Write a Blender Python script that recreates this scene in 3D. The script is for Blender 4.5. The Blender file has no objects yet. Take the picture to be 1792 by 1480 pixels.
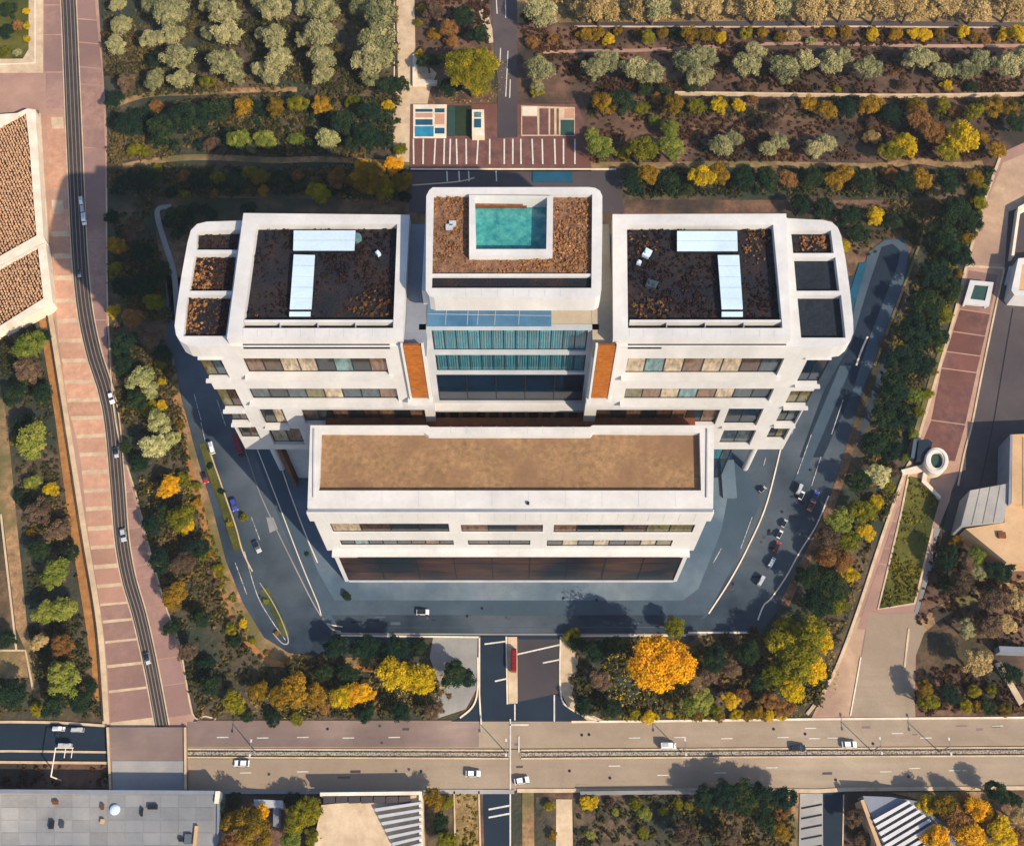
import bpy, math, random
import numpy as np
from mathutils import Vector
from mathutils.geometry import tessellate_polygon

S = bpy.context.scene
COL = S.collection
R = math.radians
# ------------------------------------------------------------------ camera
H = 300.0            # camera height above ground
F = 2051.0           # focal length in photo pixels (photo 1792 wide)
TILT = 24.55
cd = bpy.data.cameras.new('camera'); cam = bpy.data.objects.new('camera', cd); COL.objects.link(cam)
cam.location = (0, 0, H); cam.rotation_euler = (R(TILT), 0, 0)
cd.sensor_width = 36; cd.lens = 36 * F / 1792; cd.clip_start = 1; cd.clip_end = 6000
S.camera = cam
# ------------------------------------------------------------------ sky, sun, exposure
SUN_EL, SUN_AZ = 39.0, 137.0     # azimuth clockwise from +Y (top of the picture)
w = bpy.data.worlds.new('World'); S.world = w; w.use_nodes = True
nt = w.node_tree; bg = nt.nodes['Background']
sky = nt.nodes.new('ShaderNodeTexSky'); sky.sky_type = 'NISHITA'; sky.sun_disc = False
sky.sun_elevation = R(SUN_EL); sky.sun_rotation = R(SUN_AZ)
nt.links.new(sky.outputs[0], bg.inputs[0]); bg.inputs[1].default_value = 0.14
ld = bpy.data.lights.new('sun', 'SUN'); ld.energy = 5.0; ld.angle = R(0.5); ld.color = (1.0, 0.83, 0.61)
sun = bpy.data.objects.new('sun', ld); COL.objects.link(sun)
sd = Vector((math.sin(R(SUN_AZ)) * math.cos(R(SUN_EL)), math.cos(R(SUN_AZ)) * math.cos(R(SUN_EL)), math.sin(R(SUN_EL))))
sun.rotation_euler = sd.to_track_quat('Z', 'Y').to_euler(); sun.location = sd * 500
vs = S.view_settings; vs.view_transform = 'Standard'; vs.look = 'None'; vs.gamma = 1; vs.use_curve_mapping = False
vs.exposure = 0.5
S.cycles.max_bounces = 5; S.cycles.diffuse_bounces = 3

# ------------------------------------------------------------------ projection helpers (photo pixel -> real place)
CT, ST = math.cos(R(TILT)), math.sin(R(TILT))
def ray(px, py):
    a, b = (px - 896) / F, -(py - 740) / F
    return a, b * CT + ST, b * ST - CT
def G(px, py, h=0.0):
    a, y, z = ray(px, py); s = (H - h) / -z
    return (a * s, y * s)
def onY(px, py, Y):
    a, y, z = ray(px, py); s = Y / y
    return (a * s, H + z * s)
def L(pts, h=0.0): return [G(x, y, h) for x, y in pts]

# ------------------------------------------------------------------ materials
def rgb(r, g, b, k=1.0):
    f = lambda c: ((c / 255 + 0.055) / 1.055) ** 2.4 if c > 10 else c / 255 / 12.92
    return (f(r) * k, f(g) * k, f(b) * k, 1)
MATS = {}
def mat(name, c1, c2=None, scale=0.3, rough=0.85, bump=0.0, bscale=2.0, metal=0.0, spec=0.3, detail=6, c3=None, s3=0.04, stretch=None, lo=.35, hi=.65, vary=0.0, mottle=.22, ms=1.7):
    if name in MATS: return MATS[name]
    m = bpy.data.materials.new(name); m.use_nodes = True; n = m.node_tree.nodes; l = m.node_tree.links
    b = n['Principled BSDF']; b.inputs['Roughness'].default_value = rough; b.inputs['Metallic'].default_value = metal
    b.inputs['Specular IOR Level'].default_value = spec
    geo = n.new('ShaderNodeNewGeometry'); src = geo.outputs['Position']
    if stretch:
        mp = n.new('ShaderNodeMapping'); mp.inputs['Scale'].default_value = stretch; l.new(src, mp.inputs[0]); src = mp.outputs[0]
    if c2:
        nz = n.new('ShaderNodeTexNoise'); nz.inputs['Scale'].default_value = scale; nz.inputs['Detail'].default_value = detail
        nz.inputs['Roughness'].default_value = 0.7
        l.new(src, nz.inputs['Vector'])
        cr = n.new('ShaderNodeValToRGB'); cr.color_ramp.elements[0].position = lo; cr.color_ramp.elements[1].position = hi
        cr.color_ramp.elements[0].color = c1; cr.color_ramp.elements[1].color = c2
        l.new(nz.outputs[0], cr.inputs[0]); out = cr.outputs[0]
        if c3:
            n3 = n.new('ShaderNodeTexNoise'); n3.inputs['Scale'].default_value = s3; n3.inputs['Detail'].default_value = 5
            l.new(geo.outputs['Position'], n3.inputs['Vector'])
            r3 = n.new('ShaderNodeValToRGB'); r3.color_ramp.elements[0].position = .42; r3.color_ramp.elements[1].position = .6
            l.new(n3.outputs[0], r3.inputs[0])
            mx = n.new('ShaderNodeMix'); mx.data_type = 'RGBA'
            l.new(r3.outputs[0], mx.inputs['Factor']); l.new(out, mx.inputs['A']); mx.inputs['B'].default_value = c3
            out = mx.outputs['Result']
        v1 = n.new('ShaderNodeTexNoise'); v1.inputs['Scale'].default_value = ms; v1.inputs['Detail'].default_value = 8; v1.inputs['Roughness'].default_value = .8
        l.new(geo.outputs['Position'], v1.inputs['Vector'])
        v2 = n.new('ShaderNodeTexNoise'); v2.inputs['Scale'].default_value = .11; v2.inputs['Detail'].default_value = 6; v2.inputs['Distortion'].default_value = 1.2
        l.new(geo.outputs['Position'], v2.inputs['Vector'])
        sm = n.new('ShaderNodeMath'); sm.operation = 'ADD'; l.new(v1.outputs[0], sm.inputs[0]); l.new(v2.outputs[0], sm.inputs[1])
        if vary:
            oi = n.new('ShaderNodeObjectInfo'); ov = n.new('ShaderNodeMath'); ov.operation = 'MULTIPLY_ADD'; ov.inputs[1].default_value = vary / max(mottle, .01); l.new(oi.outputs['Random'], ov.inputs[0]); l.new(sm.outputs[0], ov.inputs[2])
            s2 = n.new('ShaderNodeMath'); s2.operation = 'SUBTRACT'; s2.inputs[1].default_value = .5 * vary / max(mottle, .01); l.new(ov.outputs[0], s2.inputs[0]); sm = s2
        mm = n.new('ShaderNodeMath'); mm.operation = 'MULTIPLY_ADD'; mm.inputs[1].default_value = mottle * 2; mm.inputs[2].default_value = 1 - mottle * 2; l.new(sm.outputs[0], mm.inputs[0])
        hv = n.new('ShaderNodeHueSaturation'); l.new(mm.outputs[0], hv.inputs['Value']); l.new(out, hv.inputs['Color']); out = hv.outputs[0]
        l.new(out, b.inputs['Base Color'])
    else:
        b.inputs['Base Color'].default_value = c1
    if bump:
        nb = n.new('ShaderNodeTexNoise'); nb.inputs['Scale'].default_value = bscale; nb.inputs['Detail'].default_value = 4
        l.new(src, nb.inputs['Vector'])
        bp = n.new('ShaderNodeBump'); bp.inputs['Strength'].default_value = 1.0; bp.inputs['Distance'].default_value = bump
        l.new(nb.outputs[0], bp.inputs['Height']); l.new(bp.outputs[0], b.inputs['Normal'])
    MATS[name] = m; return m
def leafmat(name, ca, cb, cc):
    m = bpy.data.materials.new(name); m.use_nodes = True; n = m.node_tree.nodes; l = m.node_tree.links
    n.clear(); out = n.new('ShaderNodeOutputMaterial')
    at = n.new('ShaderNodeAttribute'); at.attribute_name = 'tint'
    oi = n.new('ShaderNodeObjectInfo')
    ad = n.new('ShaderNodeMath'); ad.operation = 'MULTIPLY_ADD'; ad.inputs[1].default_value = .4; l.new(oi.outputs['Random'], ad.inputs[0])
    mu = n.new('ShaderNodeMath'); mu.operation = 'MULTIPLY'; mu.inputs[1].default_value = .6; l.new(at.outputs['Fac'], mu.inputs[0]); l.new(mu.outputs[0], ad.inputs[2])
    cr = n.new('ShaderNodeValToRGB'); e = cr.color_ramp.elements
    e[0].position = .1; e[0].color = ca; e[1].position = .9; e[1].color = cc
    e2 = e.new(.5); e2.color = cb
    l.new(ad.outputs[0], cr.inputs[0])
    d = n.new('ShaderNodeBsdfDiffuse'); t = n.new('ShaderNodeBsdfTranslucent'); mx = n.new('ShaderNodeMixShader'); mx.inputs[0].default_value = .22
    l.new(cr.outputs[0], d.inputs[0]); l.new(cr.outputs[0], t.inputs[0]); l.new(d.outputs[0], mx.inputs[1]); l.new(t.outputs[0], mx.inputs[2])
    l.new(mx.outputs[0], out.inputs[0]); MATS[name] = m; return m

K = .62
M = {}
M['soil'] = mat('soil', rgb(92, 70, 58, .55), rgb(160, 125, 95, .6), .25, c3=rgb(70, 72, 50, .45), s3=.03, bump=.25, bscale=1.2)
M['soil_warm'] = mat('soil_warm', rgb(132, 104, 78, .6), rgb(196, 156, 112, .7), .35, c3=rgb(120, 112, 70, .6), s3=.08, bump=.15)
M['dark_earth'] = mat('dark_earth', rgb(50, 52, 42, .7), rgb(122, 100, 78, .75), .2, c3=rgb(48, 58, 48, .8), s3=.05, bump=.3, bscale=1)
M['brown_earth'] = mat('brown_earth', rgb(88, 66, 56, .7), rgb(135, 102, 82, .7), .22, c3=rgb(60, 55, 50, .6), s3=.04, bump=.25, bscale=1)
M['dry_grass'] = mat('dry_grass', rgb(130, 105, 70, .7), rgb(190, 160, 110, .75), .5, c3=rgb(115, 95, 60, .7), bump=.4, bscale=1.6)
M['pink'] = mat('pink_paving', rgb(188, 150, 130, .62), rgb(206, 168, 146, .66), .12, c3=rgb(178, 142, 130, .6), s3=.02)
M['panel'] = mat('brick_red_paving', rgb(190, 142, 116, .74), rgb(212, 166, 138, .78), .5, c3=rgb(184, 142, 124, .74), s3=.02, bump=.03, bscale=3, vary=.14)
M['panel2'] = mat('mauve_paving', rgb(162, 126, 116, .62), rgb(186, 148, 134, .66), .4, c3=rgb(156, 124, 118, .62), s3=.03, vary=.14)
M['panel3'] = mat('plum_paving', rgb(104, 70, 70, .62), rgb(138, 98, 90, .66), .35, c3=rgb(122, 80, 72, .64), s3=.05, vary=.14)
M['pale'] = mat('pale_stone', rgb(205, 180, 150, .62), rgb(228, 205, 175, .68), .25)
M['pale_warm'] = mat('sandstone_paving', rgb(190, 158, 132, .62), rgb(214, 182, 152, .66), .2, c3=rgb(180, 150, 132, .6), s3=.03)
M['white_kerb'] = mat('white_stone', rgb(225, 210, 190, .72), rgb(240, 228, 210, .78), .3)
M['ochre'] = mat('ochre_gravel', rgb(165, 112, 62, .6), rgb(195, 142, 84, .62), .6, bump=.05)
M['asphalt'] = mat('shaded_asphalt', rgb(30, 50, 70, .5), rgb(62, 80, 98, .6), .06, c3=rgb(92, 104, 116, .64), s3=.022, rough=.8, detail=10, mottle=.3)  # bluish shade around the building is put into this asphalt colour
M['asphalt_navy'] = mat('new_asphalt', rgb(24, 46, 68, .5), rgb(34, 56, 78, .5), .1, rough=.8)
M['asphalt_grey'] = mat('grey_asphalt', rgb(92, 82, 88, .5), rgb(112, 102, 104, .5), .08, c3=rgb(80, 76, 84, .5), s3=.02)
M['track'] = mat('track_asphalt', rgb(70, 62, 62, .5), rgb(90, 80, 76, .5), .3)
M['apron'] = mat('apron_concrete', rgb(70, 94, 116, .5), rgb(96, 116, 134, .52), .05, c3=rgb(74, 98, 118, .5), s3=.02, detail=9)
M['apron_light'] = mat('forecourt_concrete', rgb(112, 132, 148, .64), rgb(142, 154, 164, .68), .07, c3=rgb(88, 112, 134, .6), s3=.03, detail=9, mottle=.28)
M['road'] = mat('worn_concrete_road', rgb(160, 144, 126, .66), rgb(184, 168, 148, .7), .08, c3=rgb(158, 140, 122, .7), s3=.02, stretch=(.12, 1.6, 1), detail=9)
M['road_mauve'] = mat('mauve_road', rgb(146, 126, 120, .66), rgb(166, 146, 136, .7), .08, c3=rgb(126, 108, 108, .5), s3=.02, stretch=(.25, 1.6, 1), detail=9)
M['grey_concrete'] = mat('grey_concrete', rgb(158, 158, 158, .66), rgb(182, 178, 172, .7), .07, c3=rgb(140, 144, 150, .64), s3=.02, detail=9, vary=.12)
M['white'] = mat('white_render', rgb(226, 226, 228, .56), rgb(238, 238, 238, .62), .05, rough=.6, spec=.3, detail=8, stretch=(1.5, 1.5, .2), mottle=.13, ms=.9)
M['white_grey'] = mat('grey_render', rgb(196, 202, 212, .6), rgb(210, 214, 222, .65), .06, rough=.6)
M['deck_grey'] = mat('grey_finish_deck_shade', rgb(140, 150, 168, .55), rgb(152, 160, 176, .58), .1)
M['deck_beige'] = mat('sunlit_deck_beige', rgb(196, 182, 160, .6), rgb(208, 196, 174, .62), .1)
M['roof_unit'] = mat('white_metal_panel', rgb(190, 215, 235, .8), rgb(200, 222, 240, .82), .1, rough=.4)
M['gravel_dark'] = mat('shaded_roof_soil', rgb(22, 24, 34, .6), rgb(56, 40, 38, .7), .5, c3=rgb(20, 28, 44, .6), s3=.12, bump=.3, bscale=2, detail=10)  # parapet shade over the wing beds is painted into this dark tone
M['gravel_blue'] = mat('shaded_blue_gravel', rgb(16, 26, 42, .6), rgb(36, 46, 60, .7), .8, bump=.25, bscale=2, detail=10)  # navy shade of the east terraces is painted into this tone
M['gravel_tan'] = mat('dry_roof_soil', rgb(96, 68, 52, .8), rgb(150, 112, 84, .8), .8, bump=.3, bscale=2, detail=10)
M['roof_tan'] = mat('brown_carpet_roof', rgb(140, 110, 80, .6), rgb(178, 142, 104, .66), .9, c3=rgb(150, 116, 88, .6), s3=.09, detail=14, bump=.08, bscale=3, mottle=.3)
M['dark'] = mat('black_metal', rgb(28, 32, 42, .8), rough=.5)
M['rail'] = mat('rail_steel', rgb(150, 140, 134, .6), rough=.5)
M['gravel'] = mat('track_ballast', rgb(80, 72, 66, .6), rgb(200, 188, 170, .7), 3.0, detail=2)
M['line'] = mat('road_paint', rgb(215, 212, 205, .65), rgb(235, 232, 225, .72), 1.5)
M['worn_line'] = mat('worn_paint', rgb(120, 130, 140, .6), rgb(215, 215, 212, .65), 1.2, lo=.4, hi=.55)
M['timber'] = mat('orange_timber', rgb(164, 92, 30, .66), rgb(190, 116, 44, .7), .8, rough=.6)
M['timber_dark'] = mat('dark_timber', rgb(96, 52, 30, .8), rgb(130, 76, 44, .8), .5)
M['bark'] = mat('bark', rgb(80, 66, 54, .6), rgb(110, 94, 78, .6), 1.5)
M['grass'] = mat('lawn', rgb(78, 84, 26, .7), rgb(110, 104, 38, .7), .4, c3=rgb(58, 72, 24, .6), s3=.06, bump=.2)
M['grass_dark'] = mat('hedge_green', rgb(20, 48, 46, .6), rgb(30, 62, 54, .6), .4, bump=.3)
M['court_blue'] = mat('court_blue', rgb(30, 120, 158, .8), rgb(40, 136, 172, .85), .4)
M['court_navy'] = mat('court_navy', rgb(16, 74, 100, .8), rgb(20, 84, 110, .8), .4)
M['court_teal'] = mat('court_teal', rgb(40, 72, 72, .7), rgb(48, 84, 80, .7), .4)
M['court_green'] = mat('court_green', rgb(30, 50, 32, .7), rgb(42, 62, 38, .7), .4)
M['tile'] = mat('clay_tile', rgb(176, 128, 92, .8), rgb(226, 186, 146, .85), 1.5)
M['tile_base'] = mat('tile_bed', rgb(40, 28, 30, .6))
M['beige_roof'] = mat('beige_roof', rgb(205, 168, 128, .66), rgb(216, 180, 140, .68), .1)
def glass(name, c, rough=.12, spec=.8):
    return mat(name, tuple(v * .55 for v in c[:3]) + (1,), tuple(min(1, v * 1.5) for v in c[:3]) + (1,), .9, rough=rough, spec=spec, stretch=(1.2, 1.2, .35), detail=3, mottle=.1)
GL = [glass('pane_dark', rgb(20, 28, 34, .9)), glass('pane_slate', rgb(52, 66, 76, .8)), glass('pane_teal', rgb(96, 130, 134, .7)),
      glass('pane_blind', rgb(188, 170, 142, .6)), glass('pane_brown', rgb(112, 84, 66, .7)), glass('pane_umber', rgb(70, 52, 42, .8)), glass('pane_olive', rgb(110, 104, 70, .6))]  # brown and teal tints paint ground reflections into the panes
M['glass_teal'] = mat('curtain_glass', rgb(22, 112, 138, .8), rgb(78, 168, 186, .8), 1.2, rough=.15, spec=.8, stretch=(4, .01, .01), detail=3)
M['glass_teal2'] = mat('curtain_glass_dark', rgb(14, 84, 108, .8), rgb(60, 140, 156, .8), 1.1, rough=.15, spec=.8, stretch=(4, .01, .01), detail=3)
M['glass_navy'] = mat('navy_glass', rgb(6, 24, 40, .9), rgb(10, 36, 58, .9), .12, rough=.1, spec=.7)
M['shaded_glass_deck'] = mat('shaded_deck_glass', rgb(70, 118, 158, .7), rgb(96, 140, 176, .7), .1, rough=.2, spec=.6)
M['water'] = mat('pool_water', rgb(30, 118, 128, .8), rgb(80, 164, 158, .85), .5, rough=.08, spec=.6, bump=.04, bscale=1.5)
M['podium_glass'] = mat('podium_glass', rgb(8, 12, 20, .7), rgb(92, 58, 42, .7), .22, rough=.3, spec=.2, stretch=(.3, .3, 3), c3=rgb(8, 20, 30, .7), s3=.06)  # brown reflection shapes are painted into the glass colour
leafmat('leaf_olive', rgb(108, 114, 80, .85), rgb(150, 148, 104, .92), rgb(184, 174, 126, .95))
leafmat('leaf_pale', rgb(130, 136, 84, .85), rgb(172, 172, 116, .95), rgb(200, 190, 140, 1))
leafmat('leaf_straw', rgb(150, 126, 80, .75), rgb(184, 158, 104, .85), rgb(205, 180, 130, .9))
leafmat('leaf_yellow', rgb(156, 138, 20, .8), rgb(206, 176, 26, .85), rgb(222, 178, 30, .88))
leafmat('leaf_orange', rgb(196, 146, 22, .8), rgb(226, 172, 26, .88), rgb(232, 162, 24, .88))
leafmat('leaf_lime', rgb(84, 92, 26, .75), rgb(124, 122, 30, .8), rgb(176, 156, 32, .82))
leafmat('leaf_green', rgb(84, 104, 36, .8), rgb(124, 134, 56, .85), rgb(160, 158, 74, .9))
leafmat('leaf_dark', rgb(28, 52, 48, .8), rgb(40, 62, 44, .75), rgb(70, 82, 44, .75))
leafmat('leaf_ochre', rgb(96, 84, 28, .8), rgb(140, 112, 32, .8), rgb(190, 144, 38, .85))
leafmat('leaf_brown', rgb(110, 80, 48, .75), rgb(150, 108, 60, .8), rgb(180, 132, 76, .8))
leafmat('leaf_mauve', rgb(70, 60, 52, .8), rgb(108, 88, 72, .8), rgb(142, 118, 92, .8))
leafmat('leaf_scrub', rgb(32, 50, 38, .75), rgb(74, 74, 46, .78), rgb(140, 116, 72, .8))
leafmat('leaf_scrub_brown', rgb(58, 46, 36, .7), rgb(96, 70, 50, .7), rgb(150, 112, 70, .75))
leafmat('leaf_grass', rgb(70, 80, 24, .7), rgb(100, 100, 34, .75), rgb(140, 126, 46, .8))
leafmat('leaf_roof', rgb(24, 26, 40, .7), rgb(60, 46, 44, .75), rgb(116, 80, 60, .8))  # dark bluish leaf tones carry the painted shade of the roof beds
leafmat('leaf_roof_tan', rgb(110, 76, 52, .8), rgb(160, 116, 78, .85), rgb(205, 155, 105, .9))

# ------------------------------------------------------------------ object helpers
def link(name, me, m=None, parent=None):
    o = bpy.data.objects.new(name, me); COL.objects.link(o)
    if m is not None and me is not None and not me.materials: me.materials.append(m)
    if parent is not None: o.parent = parent
    return o
def tag(o, label=None, cat=None, group=None, kind=None):
    if label: o['label'] = label
    if cat: o['category'] = cat
    if group: o['group'] = group
    if kind: o['kind'] = kind
    return o
def struct(o): o['kind'] = 'structure'; return o
def empty(name, loc=(0, 0, 0), rz=0, label=None, cat=None, group=None):
    o = bpy.data.objects.new(name, None); COL.objects.link(o); o.location = loc; o.rotation_euler = (0, 0, rz)
    o.empty_display_size = 1
    return tag(o, label, cat, group)
class MB:
    def __init__(s): s.v = []; s.f = []; s.mi = []
    def prism(s, outer, z0, z1, holes=(), mi=0, bottom=False):
        loops = [list(outer)] + [list(h) for h in holes]
        flat = [p for lp in loops for p in lp]
        tris = tessellate_polygon([[Vector((p[0], p[1], 0)) for p in lp] for lp in loops])
        b = len(s.v); n = len(flat)
        s.v += [(p[0], p[1], z1) for p in flat] + [(p[0], p[1], z0) for p in flat]
        for t in tris:
            a, c, d = (flat[i] for i in t)
            cr = (c[0] - a[0]) * (d[1] - a[1]) - (c[1] - a[1]) * (d[0] - a[0])
            if abs(cr) < 1e-9: continue
            t = t if cr > 0 else t[::-1]
            s.f.append(tuple(b + i for i in t)); s.mi.append(mi)
            if bottom: s.f.append(tuple(b + n + i for i in t[::-1])); s.mi.append(mi)
        k = 0
        for li, lp in enumerate(loops):
            m = len(lp); ar = sum(lp[i][0] * lp[(i + 1) % m][1] - lp[(i + 1) % m][0] * lp[i][1] for i in range(m))
            ccw = ar > 0
            if li > 0: ccw = not ccw
            for i in range(m):
                i0, i1 = b + k + i, b + k + (i + 1) % m
                q = (i0, i0 + n, i1 + n, i1) if ccw else (i1, i1 + n, i0 + n, i0)
                s.f.append(q); s.mi.append(mi)
            k += m
        return s
    def box(s, x0, x1, y0, y1, z0, z1, mi=0):
        x0, x1 = min(x0, x1), max(x0, x1); y0, y1 = min(y0, y1), max(y0, y1)
        return s.prism([(x0, y0), (x1, y0), (x1, y1), (x0, y1)], min(z0, z1), max(z0, z1), bottom=True, mi=mi)
    def obox(s, c, d, hl, hw, z0, z1, mi=0):      # oriented box: centre, unit dir, half length, half width
        n = (-d[1], d[0])
        P = [(c[0] + d[0] * a * hl + n[0] * e * hw, c[1] + d[1] * a * hl + n[1] * e * hw) for a, e in ((-1, -1), (1, -1), (1, 1), (-1, 1))]
        return s.prism(P, z0, z1, bottom=True, mi=mi)
    def tube(s, a, b, r0, r1, n=8, mi=0):
        a, b = Vector(a), Vector(b); d = (b - a).normalized(); u = d.orthogonal().normalized(); v = d.cross(u); k = len(s.v)
        for p, r in ((a, r0), (b, r1)):
            for i in range(n):
                t = 2 * math.pi * i / n; s.v.append(tuple(p + (u * math.cos(t) + v * math.sin(t)) * r))
        for i in range(n):
            j = (i + 1) % n; s.f.append((k + i, k + j, k + n + j, k + n + i)); s.mi.append(mi)
        s.f.append(tuple(k + n + i for i in range(n))); s.mi.append(mi)
        s.f.append(tuple(k + i for i in range(n))[::-1]); s.mi.append(mi)
        return s
    def mesh(s, name):
        me = bpy.data.meshes.new(name); me.from_pydata(s.v, [], s.f)
        if any(s.mi): me.polygons.foreach_set('material_index', s.mi)
        me.update(); return me
    def build(s, name, m, parent=None): return link(name, s.mesh(name), m, parent)
def P(name, pts, h0, h1, m, parent=None, holes=()):
    """prism whose top outline is the photo outline read at its own height h1"""
    return MB().prism(L(pts, h1), h0, h1, [L(q, h1) for q in holes]).build(name, m, parent)
def ground(name, pts, h, m, base=-0.3): return struct(P(name, pts, base, h, m))
def smooth(pts, n=6):
    out = []
    for i in range(len(pts) - 1):
        p0 = pts[max(i - 1, 0)]; p1 = pts[i]; p2 = pts[i + 1]; p3 = pts[min(i + 2, len(pts) - 1)]
        for k in range(n):
            t = k / n
            out.append(tuple(.5 * (2 * p1[j] + (p2[j] - p0[j]) * t + (2 * p0[j] - 5 * p1[j] + 4 * p2[j] - p3[j]) * t * t + (3 * p1[j] - p0[j] - 3 * p2[j] + p3[j]) * t ** 3) for j in (0, 1)))
    out.append(pts[-1]); return out
def strip(pts, wid, off=0.0):
    n = len(pts); l = []; r = []
    for i in range(n):
        a = pts[max(i - 1, 0)]; b = pts[min(i + 1, n - 1)]; dx, dy = b[0] - a[0], b[1] - a[1]; q = math.hypot(dx, dy) or 1
        nx, ny = -dy / q, dx / q; ww = wid[i] if hasattr(wid, '__len__') else wid
        l.append((pts[i][0] + nx * (off + ww / 2), pts[i][1] + ny * (off + ww / 2))); r.append((pts[i][0] + nx * (off - ww / 2), pts[i][1] + ny * (off - ww / 2)))
    return l + r[::-1]
def ribbon(name, pts, wid, h, m, base=0.0, parent=None, sm=True, off=0.0):
    q = L(smooth(pts) if sm and len(pts) > 2 else pts)
    o = MB().prism(strip(q, wid, off), base, h).build(name, m, parent)
    if parent is None: struct(o)
    return o
ORD = ['first', 'second', 'third', 'fourth', 'fifth', 'sixth', 'seventh', 'eighth', 'ninth', 'tenth', 'eleventh', 'twelfth', 'thirteenth', 'fourteenth', 'fifteenth', 'sixteenth', 'seventeenth', 'eighteenth', 'nineteenth', 'twentieth', 'twenty-first', 'twenty-second', 'twenty-third', 'twenty-fourth', 'twenty-fifth', 'twenty-sixth', 'twenty-seventh', 'twenty-eighth', 'twenty-ninth', 'thirtieth']

# ================================================================== GROUND
struct(MB().prism([(-1500, -1500), (1500, -1500), (1500, 1800), (-1500, 1800)], -1, -.02).build('ground', M['soil']))
# earth of the planted areas
ground('grove_ground', [(165, -60), (695, -60), (700, 165), (690, 290), (725, 300), (700, 350), (265, 345), (300, 600), (340, 800), (420, 1040), (480, 1150), (600, 1262), (345, 1262), (230, 840), (187, 560)], .02, M['dark_earth'])
ground('meadow', [(905, -60), (1900, -60), (1900, 40), (1300, 38), (905, 40)], .02, M['dry_grass'])
ground('orchard_ground', [(905, 40), (1300, 38), (1900, 40), (1900, 240), (1748, 290), (1700, 400), (1560, 350), (1080, 350), (1020, 290), (1010, 180), (905, 180)], .02, M['brown_earth'])
ground('thicket_ground', [(1080, 292), (1750, 292), (1690, 465), (1590, 800), (1540, 950), (1440, 1250), (1000, 1262), (990, 1110), (1300, 1108), (1400, 980), (1500, 740), (1600, 420), (1570, 370), (1080, 362)], .03, M['dark_earth'])
ground('south_ground', [(560, 1140), (840, 1112), (840, 1190), (800, 1262), (560, 1262)], .03, M['dark_earth'])
ground('left_orchard_ground', [(-60, 560), (72, 555), (95, 720), (150, 1080), (182, 1262), (-60, 1262)], .03, M['dark_earth'])
ground('scrub_ground', [(1640, 920), (1900, 930), (1900, 1255), (1600, 1255), (1600, 1080)], .03, M['brown_earth'])
ground('garden_ground', [(380, 1384), (1900, 1384), (1900, 1560), (380, 1560)], .02, M['brown_earth'])
ground('parterre_ground', [(727, -60), (860, -60), (860, 180), (762, 182), (727, 95)], .04, M['brown_earth'])

# ---- left promenade
ground('promenade', [(75, -60), (168, -60), (180, 120), (187, 220), (187, 330), (189, 540), (203, 740), (240, 870), (262, 960), (290, 1060), (315, 1130), (340, 1258), (330, 1272), (190, 1272), (180, 1180), (150, 950), (120, 740), (95, 560), (85, 530), (68, 192), (-60, 205), (-60, 127), (75, 127)], .10, M['pink'])
TR = [(116, -60), (120, 0), (125, 120), (130, 240), (137, 400), (142, 480), (150, 550), (165, 620), (184, 680), (196, 740), (206, 850), (213, 940), (225, 1010), (245, 1080), (265, 1170), (284, 1272)]
TRs = smooth(TR, 6); trk = L(TRs)
wd = [5.2 - 1.6 * min(1, max(0, (p[1] - 200) / 1000)) for p in TRs]
tb = struct(MB().prism(strip(trk, wd), .05, .16).build('tramway', M['track']))
for f in (-.36, -.13, .1, .33):
    c = [((a[0] + b[0]) / 2, (a[1] + b[1]) / 2) for a, b in zip(strip(trk, wd)[:len(trk)], strip(trk, wd)[len(trk):][::-1])]
    q = strip(trk, .01); l = strip(trk, wd); n = len(trk)
    line = [(l[i][0] * (.5 + f) + l[2 * n - 1 - i][0] * (.5 - f), l[i][1] * (.5 + f) + l[2 * n - 1 - i][1] * (.5 - f)) for i in range(n)]
    MB().prism(strip(line, .22), .16, .24).build('rail', M['rail'], tb)
for s in (-1, 1):
    l = strip(trk, wd); n = len(trk); e = l[:n] if s > 0 else l[n:][::-1]
    struct(MB().prism(strip(e, .3), .05, .22).build('kerb', M['pale']))
def xat(tab, y):
    for (x0, y0), (x1, y1) in zip(tab, tab[1:]):
        if y0 <= y <= y1: return x0 + (x1 - x0) * (y - y0) / (y1 - y0)
    return tab[0][0] if y < tab[0][1] else tab[-1][0]
LT = [(86, 200), (87, 380), (95, 490), (99, 560), (103, 600), (110, 640), (114, 680), (121, 720), (128, 745), (136, 775), (141, 805), (148, 870), (154, 930), (164, 990), (169, 1020), (175, 1055), (185, 1130), (189, 1180), (192, 1240), (194, 1272)]
TL = [(x - (14 - 3 * min(1, max(0, (y - 300) / 800))), y) for x, y in TR]; TRr = [(x + (14 - 3 * min(1, max(0, (y - 300) / 800))), y) for x, y in TR]
RT = [(168, 0), (180, 120), (186, 220), (186, 540), (200, 740), (236, 870), (258, 960), (286, 1060), (311, 1130), (336, 1255)]
struct(P('paving_bands', LT[1:] + [(x - 1, y) for x, y in [(xat(TL, yy), yy) for yy in range(1270, 380, -30)]], .05, .125, M['pale']))
bands = [362, 410, 449, 487, 526, 562, 597, 632, 668, 700, 732, 763, 795, 827, 859, 891, 925, 958, 992, 1026, 1058, 1088, 1124, 1166, 1211, 1266]
pav = tb
prom = bpy.data.objects['promenade']
rng = random.Random(4)
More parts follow.
